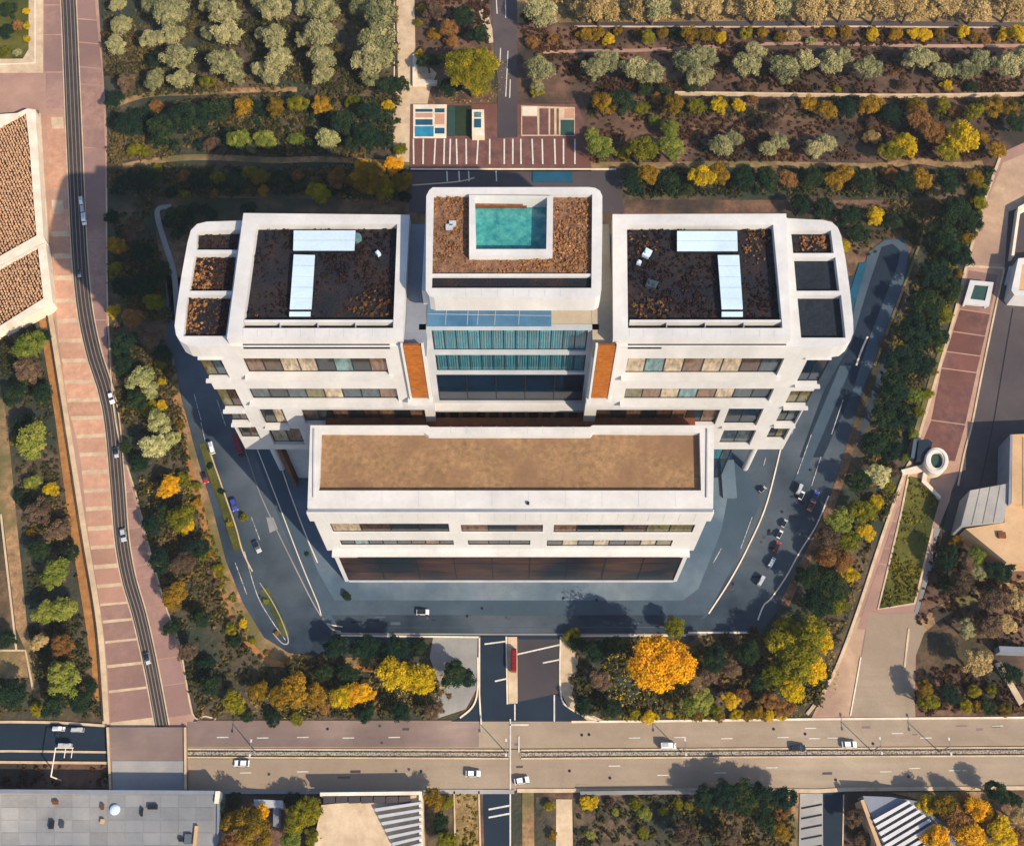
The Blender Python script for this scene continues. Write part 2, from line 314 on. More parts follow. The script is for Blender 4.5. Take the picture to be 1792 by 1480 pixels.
for i, (a, b) in enumerate(zip(bands, bands[1:])):
    g = 4.5 if b < 520 else (3.4 if b < 1040 else 2.4)
    sl = -.02 - .10 * max(0, (a - 700) / 500)
    y0, y1 = a + g, b - g
    if y1 - y0 < 10: continue
    x0, x1 = xat(LT, y0), xat(TL, y0); x2, x3 = xat(TL, y1), xat(LT, y1)
    y0 += rng.uniform(-.8, .8); y1 += rng.uniform(-.8, .8)
    pts = [(x0, y0), (x1 - 1, y0 + sl * (x1 - x0)), (x2 - 1, y1 + sl * (x2 - x3)), (x3, y1)]
    P('paving_panel', pts, .08, .15, M['panel'] if b < 1060 else M['panel2'], prom)
rb = [-4, 33, 74, 117, 147, 258, 420, 560, 700, 800, 861, 891, 925, 958, 990, 1013, 1047, 1063, 1110, 1154, 1200, 1256]
for a, b in zip(rb, rb[1:]):
    y0, y1 = a + 1.2, b - 1.2; x0, x1 = xat(TRr, y0), xat(RT, y0); x2, x3 = xat(RT, y1), xat(TRr, y1)
    sl = -.12 if a > 850 else .08 if a < 200 else 0
    P('paving_panel', [(x0 + 1, y0), (x1 - 2, y0 + sl * (x1 - x0)), (x2 - 2, y1 + sl * (x2 - x3)), (x3 + 1, y1)], .08, .14, M['panel2'], prom)
for a, b in ((-60, 8), (10, 60), (62, 125), (128, 190), (200, 290), (292, 330)):
    x0 = 77 if a < 120 else 80
    P('paving_panel', [(x0, a), (xat(TL, a) - 1, a), (xat(TL, b) - 1, b), (x0 + (6 if a > 190 else 0), b)], .08, .13, M['panel2'] if a < 190 else M['panel'], prom)
ground('ochre_path', [(66, 548), (80, 542), (113, 742), (140, 925), (169, 1100), (180, 1226), (167, 1226), (151, 1100), (122, 925), (95, 722)], .22, M['ochre'])
ribbon('kerb', [(86, 540), (117, 742), (146, 925), (174, 1100), (186, 1268)], 1.7, .30, M['pale'])
ribbon('kerb', [(81, 540), (113, 742), (141, 925), (169, 1100), (181, 1262)], .35, .9, M['brown_earth'])
ribbon('kerb', [(187, 330), (189, 545), (203, 740), (240, 870), (262, 960), (290, 1060), (315, 1130), (337, 1248), (360, 1253), (378, 1258)], .35, .3, M['pale'])
# orchard path on the far left
ground('orchard_path', [(-60, 640), (0, 670), (13, 740), (28, 900), (48, 1100), (63, 1160), (72, 1225), (58, 1222), (46, 1140), (28, 1100), (5, 900), (-60, 860)], .08, M['soil_warm'])
ground('bare_plot', [(-60, 900), (3, 900), (24, 1100), (30, 1136), (-60, 1136)], .05, M['soil'])
ground('bare_plot', [(-60, 1139), (44, 1139), (50, 1185), (-60, 1190)], .07, M['soil_warm'])
ribbon('kerb', [(2, 900), (25, 1100), (29, 1137)], .5, .3, M['pale'], sm=False)
ribbon('kerb', [(-40, 1138), (45, 1138), (58, 1205)], .5, .28, M['pale'], sm=False)
# top-left walk and planter bed
ground('corner_walk', [(50, -60), (75, -60), (75, 127), (-60, 127), (-60, 104), (40, 103), (50, 86)], .35, M['pale'])
ground('planter_bed', [(-60, -60), (50, -60), (50, 84), (40, 101), (-60, 103)], .40, M['grass'])
ribbon('kerb', [(62, -60), (62, 112), (-40, 116)], .4, .5, M['white_kerb'], base=.3, sm=False)

# ---- north paths and courts
ground('north_path', [(692, -60), (724, -60), (727, 95), (764, 128), (752, 160), (747, 186), (722, 186), (718, 250), (722, 296), (700, 296), (688, 250), (688, 160), (697, 150)], .12, M['pale'])
ribbon('kerb', [(690, -60), (690, 140)], .3, .25, M['white_kerb'], sm=False)
ribbon('garden_path', [(815, -60), (845, 20), (861, 75)], 2.6, .12, M['pale'])
ground('north_road', [(858, -60), (906, -60), (904, 60), (906, 180), (904, 240), (868, 242), (872, 150), (862, 60)], .14, M['asphalt_grey'])
for pts in ([(868, -10), (870, 25)], [(884, -40), (885, 32)], [(876, 85), (875, 110)], [(889, 90), (885, 170)], [(893, 140), (892, 172)]):
    ribbon('lane_line', pts, .3, .17, M['line'], base=.14, sm=False)
ground('court_terrace', [(718, 182), (870, 182), (870, 242), (905, 240), (905, 182), (1010, 182), (1030, 240), (1035, 300), (716, 300)], .16, M['panel3'])
ground('service_road', [(716, 298), (1085, 298), (1092, 372), (716, 372)], .16, M['asphalt_grey'])
ribbon('kerb', [(718, 297), (1078, 297)], .5, .34, M['white_kerb'], sm=False)
ct = P('tennis_court', [(723, 183), (782, 183), (781, 242), (723, 242)], .14, .24, M['white_kerb']); tag(ct, 'bright blue court with white frame beside the pale north path', 'court')
for pts, m in (([(727, 191), (757, 191), (757, 196), (727, 196)], 'court_navy'), ([(727, 198), (757, 198), (757, 206), (727, 206)], 'panel'), ([(727, 209), (757, 209), (757, 219), (727, 219)], 'court_navy'),
               ([(726, 221), (759, 221), (759, 239), (726, 239)], 'court_blue'), ([(761, 190), (778, 190), (778, 197), (761, 197)], 'court_navy'), ([(761, 199), (778, 199), (778, 218), (761, 218)], 'panel'), ([(761, 224), (778, 224), (778, 234), (761, 234)], 'court_navy')):
    P('court_panel', pts, .24, .28, M[m], ct)
ct = P('lawn_court', [(783, 185), (825, 185), (825, 238), (783, 238)], .14, .22, M['court_green']); tag(ct, 'dark green court between the blue court and the white framed pavilion', 'court')
P('court_panel', [(784, 186), (796, 186), (796, 237), (784, 237)], .22, .26, M['court_teal'], ct)
ct = P('small_pavilion', [(826, 192), (847, 192), (848, 237), (826, 237)], .14, 2.6, M['white_kerb']); tag(ct, 'small white flat pavilion with teal roof lights beside the green court', 'pavilion')
P('roof_light', [(830, 196), (842, 196), (842, 205), (830, 205)], 2.6, 2.75, GL[2], ct); P('roof_light', [(830, 208), (842, 208), (842, 223), (830, 223)], 2.6, 2.75, M['court_navy'], ct)
ct = P('east_court', [(912, 185), (1006, 188), (1006, 238), (912, 238)], .14, .22, M['pale']); tag(ct, 'plum red court divided by pale lines east of the north road', 'court')
for pts, m in (([(914, 204), (940, 204), (941, 236), (914, 236)], 'panel3'), ([(914, 187), (940, 187), (940, 202), (914, 202)], 'white_kerb'), ([(944, 190), (960, 190), (960, 236), (944, 236)], 'panel3'),
               ([(963, 190), (970, 190), (970, 236), (963, 236)], 'panel3'), ([(974, 190), (978, 190), (978, 236), (974, 236)], 'panel3'), ([(981, 210), (1005, 210), (1005, 237), (981, 237)], 'court_teal'), ([(988, 190), (1005, 190), (1005, 207), (988, 207)], 'panel')):
    P('court_panel', pts, .22, .26, M[m], ct)
for x in (724, 741, 761, 778, 788, 799, 816, 836, 858, 882, 898, 912, 932, 948, 970, 987, 1005):
    ribbon('bay_line', [(x + rng.uniform(-1, 1), 244), (x + rng.uniform(-2, 2), 288)], .45, .20, M['line'], base=.16, sm=False)
for x in (782, 803, 820, 868): ribbon('bay_line', [(x, 300), (x + 1, 318)], .35, .19, M['line'], base=.16, sm=False)
ribbon('kerb', [(722, 325), (800, 319), (830, 312)], .4, .3, M['pale'])
P('planting_bed', [(932, 300), (1002, 300), (1002, 318), (932, 318)], .1, .5, M['court_navy']); struct(bpy.data.objects['planting_bed'])
ground('rear_strip', [(1095, 350), (1640, 350), (1600, 368), (1400, 372), (1090, 375)], .1, M['brown_earth'])
tw = P('garden_wall', [(722, 95), (729, 95), (731, 138), (765, 141), (764, 147), (722, 148)], 0, 1.2, M['white_kerb']); tag(tw, 'low white L shaped garden wall beside the yellow tree', 'wall')

# ---- north-east paths
ground('service_lane', [(1010, 40), (1300, 37), (1480, 36), (1900, 41), (1900, 49), (1480, 46), (1300, 47), (1010, 47)], .08, M['asphalt_grey'])
ribbon('kerb', [(1005, 47), (1300, 48), (1480, 47), (1860, 50)], .5, .22, M['pale'], sm=False)
ribbon('footpath', [(950, 92), (1060, 89), (1130, 88), (1350, 77), (1500, 78), (1640, 81), (1860, 80)], 1.3, .10, M['pink'])
wl = ribbon('retaining_wall', [(1180, 166), (1340, 168), (1500, 170), (1640, 170), (1860, 166)], .7, 1.3, M['pale']); wl['kind'] = None; del wl['kind']; tag(wl, 'long pale retaining wall between the silvery orchard row and dark thicket', 'wall')
ribbon('footpath', [(1030, 289), (1150, 290), (1240, 288), (1330, 288), (1480, 291), (1540, 291), (1605, 282), (1660, 290), (1720, 287)], 2.4, .14, M['soil_warm'])
ribbon('footpath', [(215, 292), (262, 283), (330, 276), (400, 277), (480, 281), (560, 279), (640, 283), (722, 290)], 2.2, .14, M['soil_warm'])
ribbon('footpath', [(205, 183), (235, 172), (272, 165), (330, 163), (440, 158), (520, 157)], 2.0, .12, M['soil_warm'])
ground('rear_terrace', [(262, 348), (300, 344), (520, 350), (720, 352), (735, 378), (430, 376), (395, 384), (330, 392), (318, 470), (312, 560), (300, 560), (285, 440), (270, 380)], .12, M['soil'])
ribbon('kerb', [(300, 362), (278, 366), (277, 385), (290, 430), (305, 480), (311, 560)], 1.6, .3, M['grey_concrete'])

# ---- ring road and aprons
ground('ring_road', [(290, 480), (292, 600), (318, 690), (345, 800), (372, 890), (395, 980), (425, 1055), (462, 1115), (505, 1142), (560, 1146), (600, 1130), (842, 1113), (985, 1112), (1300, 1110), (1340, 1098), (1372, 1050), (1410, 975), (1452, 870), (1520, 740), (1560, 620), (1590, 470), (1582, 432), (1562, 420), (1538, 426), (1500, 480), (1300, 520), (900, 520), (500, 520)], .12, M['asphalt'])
ground('left_verge', [(302, 620), (318, 700), (345, 800), (372, 890), (395, 980), (425, 1055), (462, 1115), (505, 1142), (560, 1150), (700, 1150), (700, 1165), (520, 1168), (460, 1165), (395, 1070), (362, 960), (335, 860), (318, 770), (300, 690)], .14, M['soil_warm'])
ribbon('footpath', [(305, 690), (328, 800), (352, 890), (372, 980), (400, 1070), (440, 1130), (490, 1162), (620, 1168), (720, 1180)], 1.4, .22, M['ochre'])
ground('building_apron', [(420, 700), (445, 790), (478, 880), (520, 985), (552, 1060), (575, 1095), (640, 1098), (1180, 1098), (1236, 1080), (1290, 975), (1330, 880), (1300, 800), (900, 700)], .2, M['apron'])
ground('forecourt_slab', [(485, 700), (492, 800), (522, 905), (556, 1000), (585, 1050), (1195, 1050), (1222, 1030), (1262, 930), (1275, 860), (1290, 700)], .26, M['apron_light'])
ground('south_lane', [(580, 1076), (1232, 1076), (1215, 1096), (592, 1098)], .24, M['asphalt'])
ribbon('kerb', [(415, 745), (440, 820), (462, 880), (520, 1000), (552, 1062), (575, 1095), (596, 1105), (650, 1109), (1240, 1110)], .32, .34, M['grey_concrete'])
ribbon('kerb', [(450, 785), (487, 880), (527, 985), (556, 1055), (568, 1088), (600, 1097)], .25, .34, M['white_kerb'])
ribbon('kerb', [(484, 790), (505, 855), (531, 925), (556, 985)], .3, .38, M['white_kerb'])
ribbon('kerb', [(1372, 760), (1342, 880), (1310, 955), (1278, 1015), (1240, 1074)], .36, .34, M['white_kerb'])
ribbon('kerb', [(1450, 868), (1428, 920), (1400, 965), (1375, 1010), (1350, 1046), (1336, 1060), (1326, 1085)], .36, .34, M['white_kerb'])
ribbon('kerb', [(1204, 1107), (1310, 1107)], .5, .34, M['white_kerb'], sm=False)
ribbon('kerb', [(596, 1112), (840, 1115)], .4, .34, M['white_kerb'], sm=False); ribbon('kerb', [(985, 1113), (1200, 1112)], .4, .34, M['white_kerb'], sm=False)
for pts in ([(362, 790), (372, 840), (388, 880)], [(395, 905), (404, 935)], [(352, 740), (360, 775)], [(428, 965), (450, 1040), (475, 1085), (500, 1120)], [(340, 690), (352, 735)], [(412, 985), (432, 1040)], [(1316, 905), (1296, 960)], [(1262, 960), (1248, 985)], [(1340, 800), (1336, 815)], [(1400, 720), (1385, 760)], [(1420, 760), (1395, 830)], [(1475, 700), (1455, 760)], [(1436, 800), (1420, 850)], [(380, 700), (395, 745)], [(440, 905), (455, 945)]):
    ribbon('lane_line', pts, .2, .27, M['worn_line'], base=.12)
med = ribbon('planted_median', [(357, 775), (375, 835), (392, 880), (408, 930), (418, 962)], 2.6, .32, M['grass'])
ribbon('kerb', [(362, 775), (382, 832), (398, 878), (414, 925), (425, 965), (442, 1000)], .35, .4, M['pale'])
ribbon('planted_median', [(462, 1030), (478, 1060), (492, 1090), (500, 1112)], 2.0, .32, M['grass'])
ribbon('kerb', [(455, 1020), (478, 1055), (495, 1090), (505, 1122), (495, 1126), (478, 1108)], .28, .42, M['grey_concrete'])
ground('grey_patch', [(466, 905), (478, 905), (486, 925), (472, 932)], .23, M['grey_concrete'])
# loop on the east side
ground('loop_walk', [(1520, 440), (1548, 420), (1582, 418), (1590, 440), (1580, 500), (1540, 610), (1505, 690), (1470, 700), (1480, 600), (1500, 520)], .18, M['apron'])
ground('loop_road', [(1543, 432), (1562, 427), (1575, 438), (1572, 462), (1545, 530), (1522, 590), (1490, 690), (1440, 800), (1400, 800), (1440, 690), (1490, 600), (1520, 500)], .22, M['asphalt_navy'])
ground('reflecting_strip', [(1504, 460), (1518, 458), (1500, 520), (1484, 560), (1478, 540)], .3, M['court_navy'])
ground('east_lane', [(1470, 640), (1490, 640), (1440, 760), (1405, 840), (1390, 840), (1420, 760)], .24, M['apron'])
ribbon('kerb', [(1592, 368), (1612, 372), (1620, 392), (1608, 430), (1590, 480), (1560, 560), (1530, 640)], .7, .4, M['soil_warm'])
ribbon('kerb', [(1518, 590), (1508, 612), (1498, 640)], .5, .4, M['white_kerb'])
ribbon('footpath', [(1545, 610), (1520, 680), (1495, 760), (1470, 840), (1440, 920), (1400, 1000), (1372, 1060)], 2.2, .2, M['soil'])

# ---- south entrance and main road
ground('entrance_road', [(840, 1112), (985, 1112), (985, 1215), (1010, 1245), (1070, 1266), (1070, 1290), (780, 1290), (780, 1266), (822, 1248), (838, 1215)], .12, M['asphalt_navy'])
ground('entrance_bay', [(905, 1118), (980, 1118), (980, 1212), (905, 1228)], .17, M['asphalt_grey'])
ground('entrance_island', [(888, 1114), (905, 1114), (906, 1230), (890, 1231)], .28, M['pale'])
ground('west_forecourt', [(758, 1114), (836, 1114), (834, 1205), (815, 1240), (760, 1258), (770, 1200), (752, 1150)], .2, M['grey_concrete'])
ground('east_walk', [(982, 1114), (998, 1116), (1012, 1150), (1010, 1180), (1000, 1215), (1015, 1240), (1060, 1262), (1030, 1262), (992, 1232), (981, 1210)], .2, M['pale'])
for pts in ([(839, 1114), (839, 1215), (842, 1268)], [(886, 1114), (888, 1232)], [(981, 1114), (981, 1212), (998, 1240), (1048, 1262)]): ribbon('kerb', pts, .4, .34, M['white_kerb'], sm=len(pts) > 3)
ribbon('kerb', [(836, 1150), (836, 1205), (828, 1235), (805, 1256)], .4, .34, M['white_kerb'])
for pts in ([(848, 1127), (886, 1122)], [(866, 1192), (888, 1187)], [(905, 1145), (980, 1128)], [(950, 1160), (980, 1154)], [(893, 1258), (893, 1480)], [(970, 1216), (970, 1262)], [(908, 1288), (908, 1316)], [(892, 1268), (925, 1268)], [(901, 1232), (901, 1260)]):
    ribbon('lane_line', pts, .35, .31, M['line'], base=.12, sm=False)
ground('main_road_north', [(328, 1262), (760, 1262), (1000, 1262), (1900, 1256), (1900, 1304), (900, 1309), (328, 1308)], .15, M['road'])
ground('main_road_west', [(328, 1263), (838, 1264), (838, 1307), (328, 1306)], .18, M['road_mauve'])
ground('main_road_south', [(328, 1327), (900, 1328), (1900, 1323), (1900, 1380), (1400, 1382), (328, 1384)], .15, M['road'])
ground('side_road', [(846, 1380), (894, 1380), (896, 1560), (850, 1560)], .18, M['asphalt_navy'])
ground('tram_reservation', [(328, 1309), (893, 1311), (1900, 1305), (1900, 1323), (893, 1328), (328, 1326)], .14, M['road'])
ribbon('ballast', [(328, 1318), (893, 1320)], 1.9, .24, M['gravel'], sm=False); ribbon('ballast', [(910, 1320), (1400, 1317), (1860, 1315)], 1.9, .24, M['gravel'], sm=False)
for dy in (-7.5, -4, 4.5, 7):
    ribbon('kerb' if abs(dy) > 5 else 'rail_line', [(328, 1318 + dy), (890, 1320 + dy)], .35 if abs(dy) > 5 else .2, .36, M['pale'] if abs(dy) > 5 else M['dark'], sm=False)
    ribbon('kerb' if abs(dy) > 5 else 'rail_line', [(912, 1320 + dy), (1400, 1317 + dy), (1860, 1315 + dy)], .35 if abs(dy) > 5 else .2, .36, M['pale'] if abs(dy) > 5 else M['dark'], sm=False)
for x, y in ((1262, 1292), (1360, 1290), (1415, 1292), (1448, 1291), (1610, 1291), (1735, 1270), (1408, 1274), (1560, 1283), (1590, 1344), (1340, 1343), (1065, 1340), (1540, 1350), (380, 1290), (450, 1291), (520, 1290), (600, 1291), (680, 1290), (420, 1352), (520, 1350), (1150, 1356), (1250, 1352), (1660, 1348), (1180, 1290), (1100, 1291)):
    ribbon('lane_line', [(x, y), (x + 20, y - .3)], .22, .2, M['line'], base=.15, sm=False)
ribbon('kerb', [(330, 1385), (900, 1385)], 1.0, .4, M['grey_concrete'], sm=False); ribbon('kerb', [(905, 1383), (1030, 1383), (1310, 1382), (1430, 1384), (1480, 1381), (1860, 1378)], .9, .4, M['pale'], sm=False)
ribbon('kerb', [(1000, 1263), (1120, 1262), (1440, 1258), (1860, 1255)], .5, .34, M['white_kerb'], sm=False)
ribbon('kerb', [(345, 1262), (700, 1262), (790, 1262)], .4, .34, M['road_mauve'], sm=False)
# underpass road at left and the bridge deck over it
ground('lower_road', [(-60, 1262), (190, 1268), (192, 1332), (-60, 1332)], .10, M['asphalt_navy'])
ribbon('kerb', [(-60, 1264), (20, 1263), (100, 1264), (188, 1270)], .6, .4, M['pale'], sm=False); ribbon('kerb', [(-60, 1315), (20, 1314), (192, 1316)], .5, .4, M['pale'], sm=False); ribbon('kerb', [(-60, 1333), (195, 1335)], .6, .5, M['pale'], sm=False)
ground('embankment', [(-60, 1336), (196, 1336), (196, 1378), (-60, 1378)], .2, M['brown_earth'])
ground('bridge_deck', [(189, 1272), (327, 1272), (328, 1384), (196, 1384), (194, 1330)], .9, M['road_mauve'])
P('deck_slab', [(196, 1331), (326, 1331), (327, 1383), (197, 1383)], .85, 1.0, M['grey_concrete'], bpy.data.objects['bridge_deck'])
for sx in (191, 326): ribbon('bridge_kerb', [(sx, 1274), (sx + (5 if sx < 200 else 1), 1382)], .5, 1.5, M['pale'], base=.8, parent=bpy.data.objects['bridge_deck'], sm=False)

# ---- east promenade
ground('east_promenade', [(1752, 268), (1900, 200), (1900, 330), (1770, 380), (1757, 470), (1740, 548), (1718, 655), (1700, 745), (1688, 790), (1672, 850), (1640, 930), (1605, 1075), (1600, 1256), (1420, 1256), (1445, 1205), (1500, 1075), (1540, 950), (1580, 835), (1610, 770), (1640, 665), (1668, 560), (1690, 465), (1722, 355)], .12, M['pink'])
ep = bpy.data.objects['east_promenade']
P('paving_panel', [(1755, 285), (1900, 225), (1900, 322), (1768, 376), (1756, 462), (1694, 460), (1724, 362)], .1, .135, M['pale_warm'], ep)
P('paving_panel', [(1502, 1080), (1518, 1078), (1486, 1252), (1428, 1252), (1450, 1205)], .1, .15, M['pale_warm'], ep)
EL = [(1690, 470), (1676, 535), (1640, 650), (1624, 735), (1610, 775), (1598, 800)]; ER = [(1752, 470), (1736, 548), (1712, 652), (1692, 745), (1684, 780), (1676, 800)]
eb = [472, 541, 580, 615, 644, 735, 800]
for a, b in zip(eb, eb[1:]):
    P('paving_panel', [(xat(EL, a) + 6, a + 1), (xat(ER, a) - 5, a + 9), (xat(ER, b) - 5, b + 7), (xat(EL, b) + 6, b - 1)], .1, .17, M['panel3'] if a > 500 else M['panel2'], ep)
for a, b in ((885, 910), (913, 932), (934, 958), (960, 985), (988, 1005), (1008, 1032), (1035, 1066), (1069, 1100)):
    f = lambda y: 1572 - (y - 880) * .335
    P('paving_panel', [(f(a) + 2, a), (f(a) + 30, a + 2), (f(b) + 33, b + 2), (f(b) + 2, b)], .1, .17, M['panel2'] if a < 1000 else M['pink'], ep)
ribbon('kerb', [(1752, 270), (1722, 355), (1692, 462), (1668, 560), (1640, 655), (1600, 790), (1582, 830), (1540, 950), (1500, 1072), (1465, 1165), (1438, 1215), (1412, 1250)], .8, .36, M['pale'])
ribbon('kerb', [(1757, 470), (1740, 548), (1718, 655), (1700, 745), (1688, 790), (1676, 850)], .5, .36, M['pale'])
ribbon('kerb', [(1690, 466), (1757, 470)], .7, .3, M['pale'], sm=False)
ribbon('ochre_strip', [(1655, 590), (1632, 660), (1606, 750), (1590, 800)], 1.6, .24, M['soil_warm'])
ground('east_road', [(1765, 370), (1900, 330), (1900, 930), (1690, 925), (1650, 930), (1665, 860), (1690, 795), (1702, 745), (1722, 650), (1742, 548), (1758, 468)], .14, M['asphalt_grey'])
ribbon('lane_line', [(1772, 540), (1755, 640), (1738, 740), (1715, 850)], .3, .19, M['dark'], base=.14)
ground('east_lawn', [(1588, 832), (1616, 838), (1645, 872), (1630, 925), (1612, 1000), (1600, 1055), (1536, 1066), (1555, 985), (1575, 900)], .2, M['grass'])
ribbon('kerb', [(1590, 830), (1576, 900), (1556, 985), (1536, 1066), (1600, 1056), (1614, 1000), (1632, 925)], .5, .36, M['pale'], sm=False)
ground('lawn_walk', [(1634, 920), (1646, 925), (1620, 1000), (1600, 1070), (1606, 1075), (1650, 930), (1632, 1000)], .2, M['grey_concrete'])
ground('south_east_street', [(1520, 1075), (1598, 1072), (1620, 1100), (1598, 1160), (1602, 1254), (1490, 1254)], .18, M['road'])
ribbon('kerb', [(1590, 1100), (1582, 1172)], .5, .34, M['pale'], sm=False); ribbon('kerb', [(1506, 1150), (1488, 1252)], .35, .34, M['white_kerb'], sm=False)
ribbon('footpath', [(1610, 1100), (1650, 1068), (1720, 1040), (1860, 1010)], 3.0, .16, M['soil_warm'])
ground('dry_yard', [(1600, 1110), (1720, 1090), (1740, 1150), (1640, 1180), (1600, 1170)], .1, M['soil'])

# ---- bottom gardens and lanes
for pts, m, h in (([(797, 1384), (836, 1384), (839, 1560), (799, 1560)], 'dry_grass', .2), ([(748, 1388), (794, 1388), (796, 1560), (748, 1560)], 'dark_earth', .1), ([(914, 1386), (934, 1386), (936, 1560), (914, 1560)], 'soil_warm', .14), ([(973, 1398), (1001, 1398), (1004, 1560), (973, 1560)], 'pale', .16),
                  ([(938, 1394), (972, 1394), (972, 1560), (938, 1560)], 'dark_earth', .06), ([(1004, 1394), (1385, 1394), (1395, 1560), (1006, 1560)], 'dark_earth', .08), ([(1376, 1386), (1398, 1386), (1392, 1560), (1380, 1560)], 'soil_warm', .14), ([(1400, 1388), (1440, 1388), (1441, 1560), (1396, 1560)], 'grey_concrete', .16), ([(1440, 1388), (1478, 1386), (1476, 1560), (1441, 1560)], 'asphalt_navy', .18), ([(896, 1386), (912, 1386), (913, 1560), (897, 1560)], 'dark_earth', .12)):
    ground('garden_strip', pts, h, M[m])
for x0, x1, ys in ((1402, 1438, (1410, 1428, 1446, 1464, 1482)), (855, 892, (1412, 1426))):
    for y in ys: ribbon('bay_line', [(x0, y + 4), (x1, y - 3)], .4, .25, M['dark'] if x0 > 1000 else M['line'], base=.16, sm=False)
ribbon('kerb', [(795, 1384), (797, 1500)], .4, .4, M['pale'], sm=False); ribbon('kerb', [(838, 1384), (841, 1500)], .4, .4, M['pale'], sm=False); ribbon('kerb', [(1476, 1390), (1474, 1500)], .3, .3, M['pale'], sm=False)
ground('roadside_bank', [(1560, 1386), (1755, 1384), (1760, 1400), (1620, 1402)], .3, M['soil_warm'])

# ================================================================== OFFICE BUILDING
ZR, ZB, ZD, ZT, ZS = 82.0, 84.5, 81.0, 92.0, 53.0
BLD = empty('office_building', (0, 130, 0), label='large white office building with stepped wings, roof pool and dark roof beds', cat='building')
BLD.location = (0, 0, 0)
W = M['white']
def B(name, pts, z0, z1, m, holes=(), parent=None): return P(name, pts, z0, z1, m, parent or BLD, holes)
YF = G(893, 606, ZR)[1]; YC = G(893, 577, ZD)[1]; YS = G(893, 888, ZS)[1]; YP = G(893, 1018, 0)[1]
rngb = random.Random(11)
def wall(name, x0, x1, z0, z1, Y, ops, m=W, t=1.4):
    mb = MB(); zs = sorted({z0, z1} | {o[2] for o in ops} | {o[3] for o in ops})
    for a, b in zip(zs, zs[1:]):
        xs = [x0]
        for o in sorted(ops):
            if o[2] <= a + 1e-6 and o[3] >= b - 1e-6: xs += [o[0], o[1]]
        xs.append(x1)
        for i in range(0, len(xs), 2):
            if xs[i + 1] - xs[i] > .01: mb.box(xs[i], xs[i + 1], Y, Y + t, a, b)
    return mb.build(name, m, BLD)
def window(o, Y, n, pal, rec=.95, rows=1, frame='dark'):
    x0, x1, z0, z1 = o; f = .22; mb = MB()
    mb.box(x0, x1, Y + rec - .1, Y + rec + .05, z0, z0 + f); mb.box(x0, x1, Y + rec - .1, Y + rec + .05, z1 - f, z1)
    dx = (x1 - x0) / n; dz = (z1 - z0) / rows
    for i in range(n + 1):
        c = min(max(x0 + dx * i, x0 + f / 2), x1 - f / 2); mb.box(c - f / 2, c + f / 2, Y + rec - .12, Y + rec + .04, z0 + f, z1 - f)
    w_ = mb.build('window', M[frame], BLD)
    for j in range(rows):
        for i in range(n):
            a, b = x0 + dx * i + .1, x0 + dx * (i + 1) - .1; tl = rngb.uniform(-.05, .05)
            q = MB(); c0, c1 = z0 + dz * j + .1, z0 + dz * (j + 1) - .1
            q.v += [(a, Y + rec + .02, c0), (b, Y + rec + .02 + tl * .4, c0), (b, Y + rec + .02 + tl * .4, c1), (a, Y + rec + .02, c1), (a, Y + rec + .1, c0), (b, Y + rec + .1, c0), (b, Y + rec + .1, c1), (a, Y + rec + .1, c1)]
            q.f += [(0, 1, 2, 3), (7, 6, 5, 4), (0, 4, 5, 1), (3, 2, 6, 7), (0, 3, 7, 4), (1, 5, 6, 2)]; q.mi = [0] * 6
            q.build('pane', pal[i % len(pal)] if isinstance(pal, tuple) else rngb.choice(pal), w_)
    return w_
def rect(px0, px1, py0, py1, Y):
    pm = (py0 + py1) / 2
    return (onY(px0, pm, Y)[0], onY(px1, pm, Y)[0], onY(893, py1, Y)[1], onY(893, py0, Y)[1])
MIX = [GL[0], GL[1], GL[3], GL[4], GL[2], GL[5], GL[3], GL[4]]
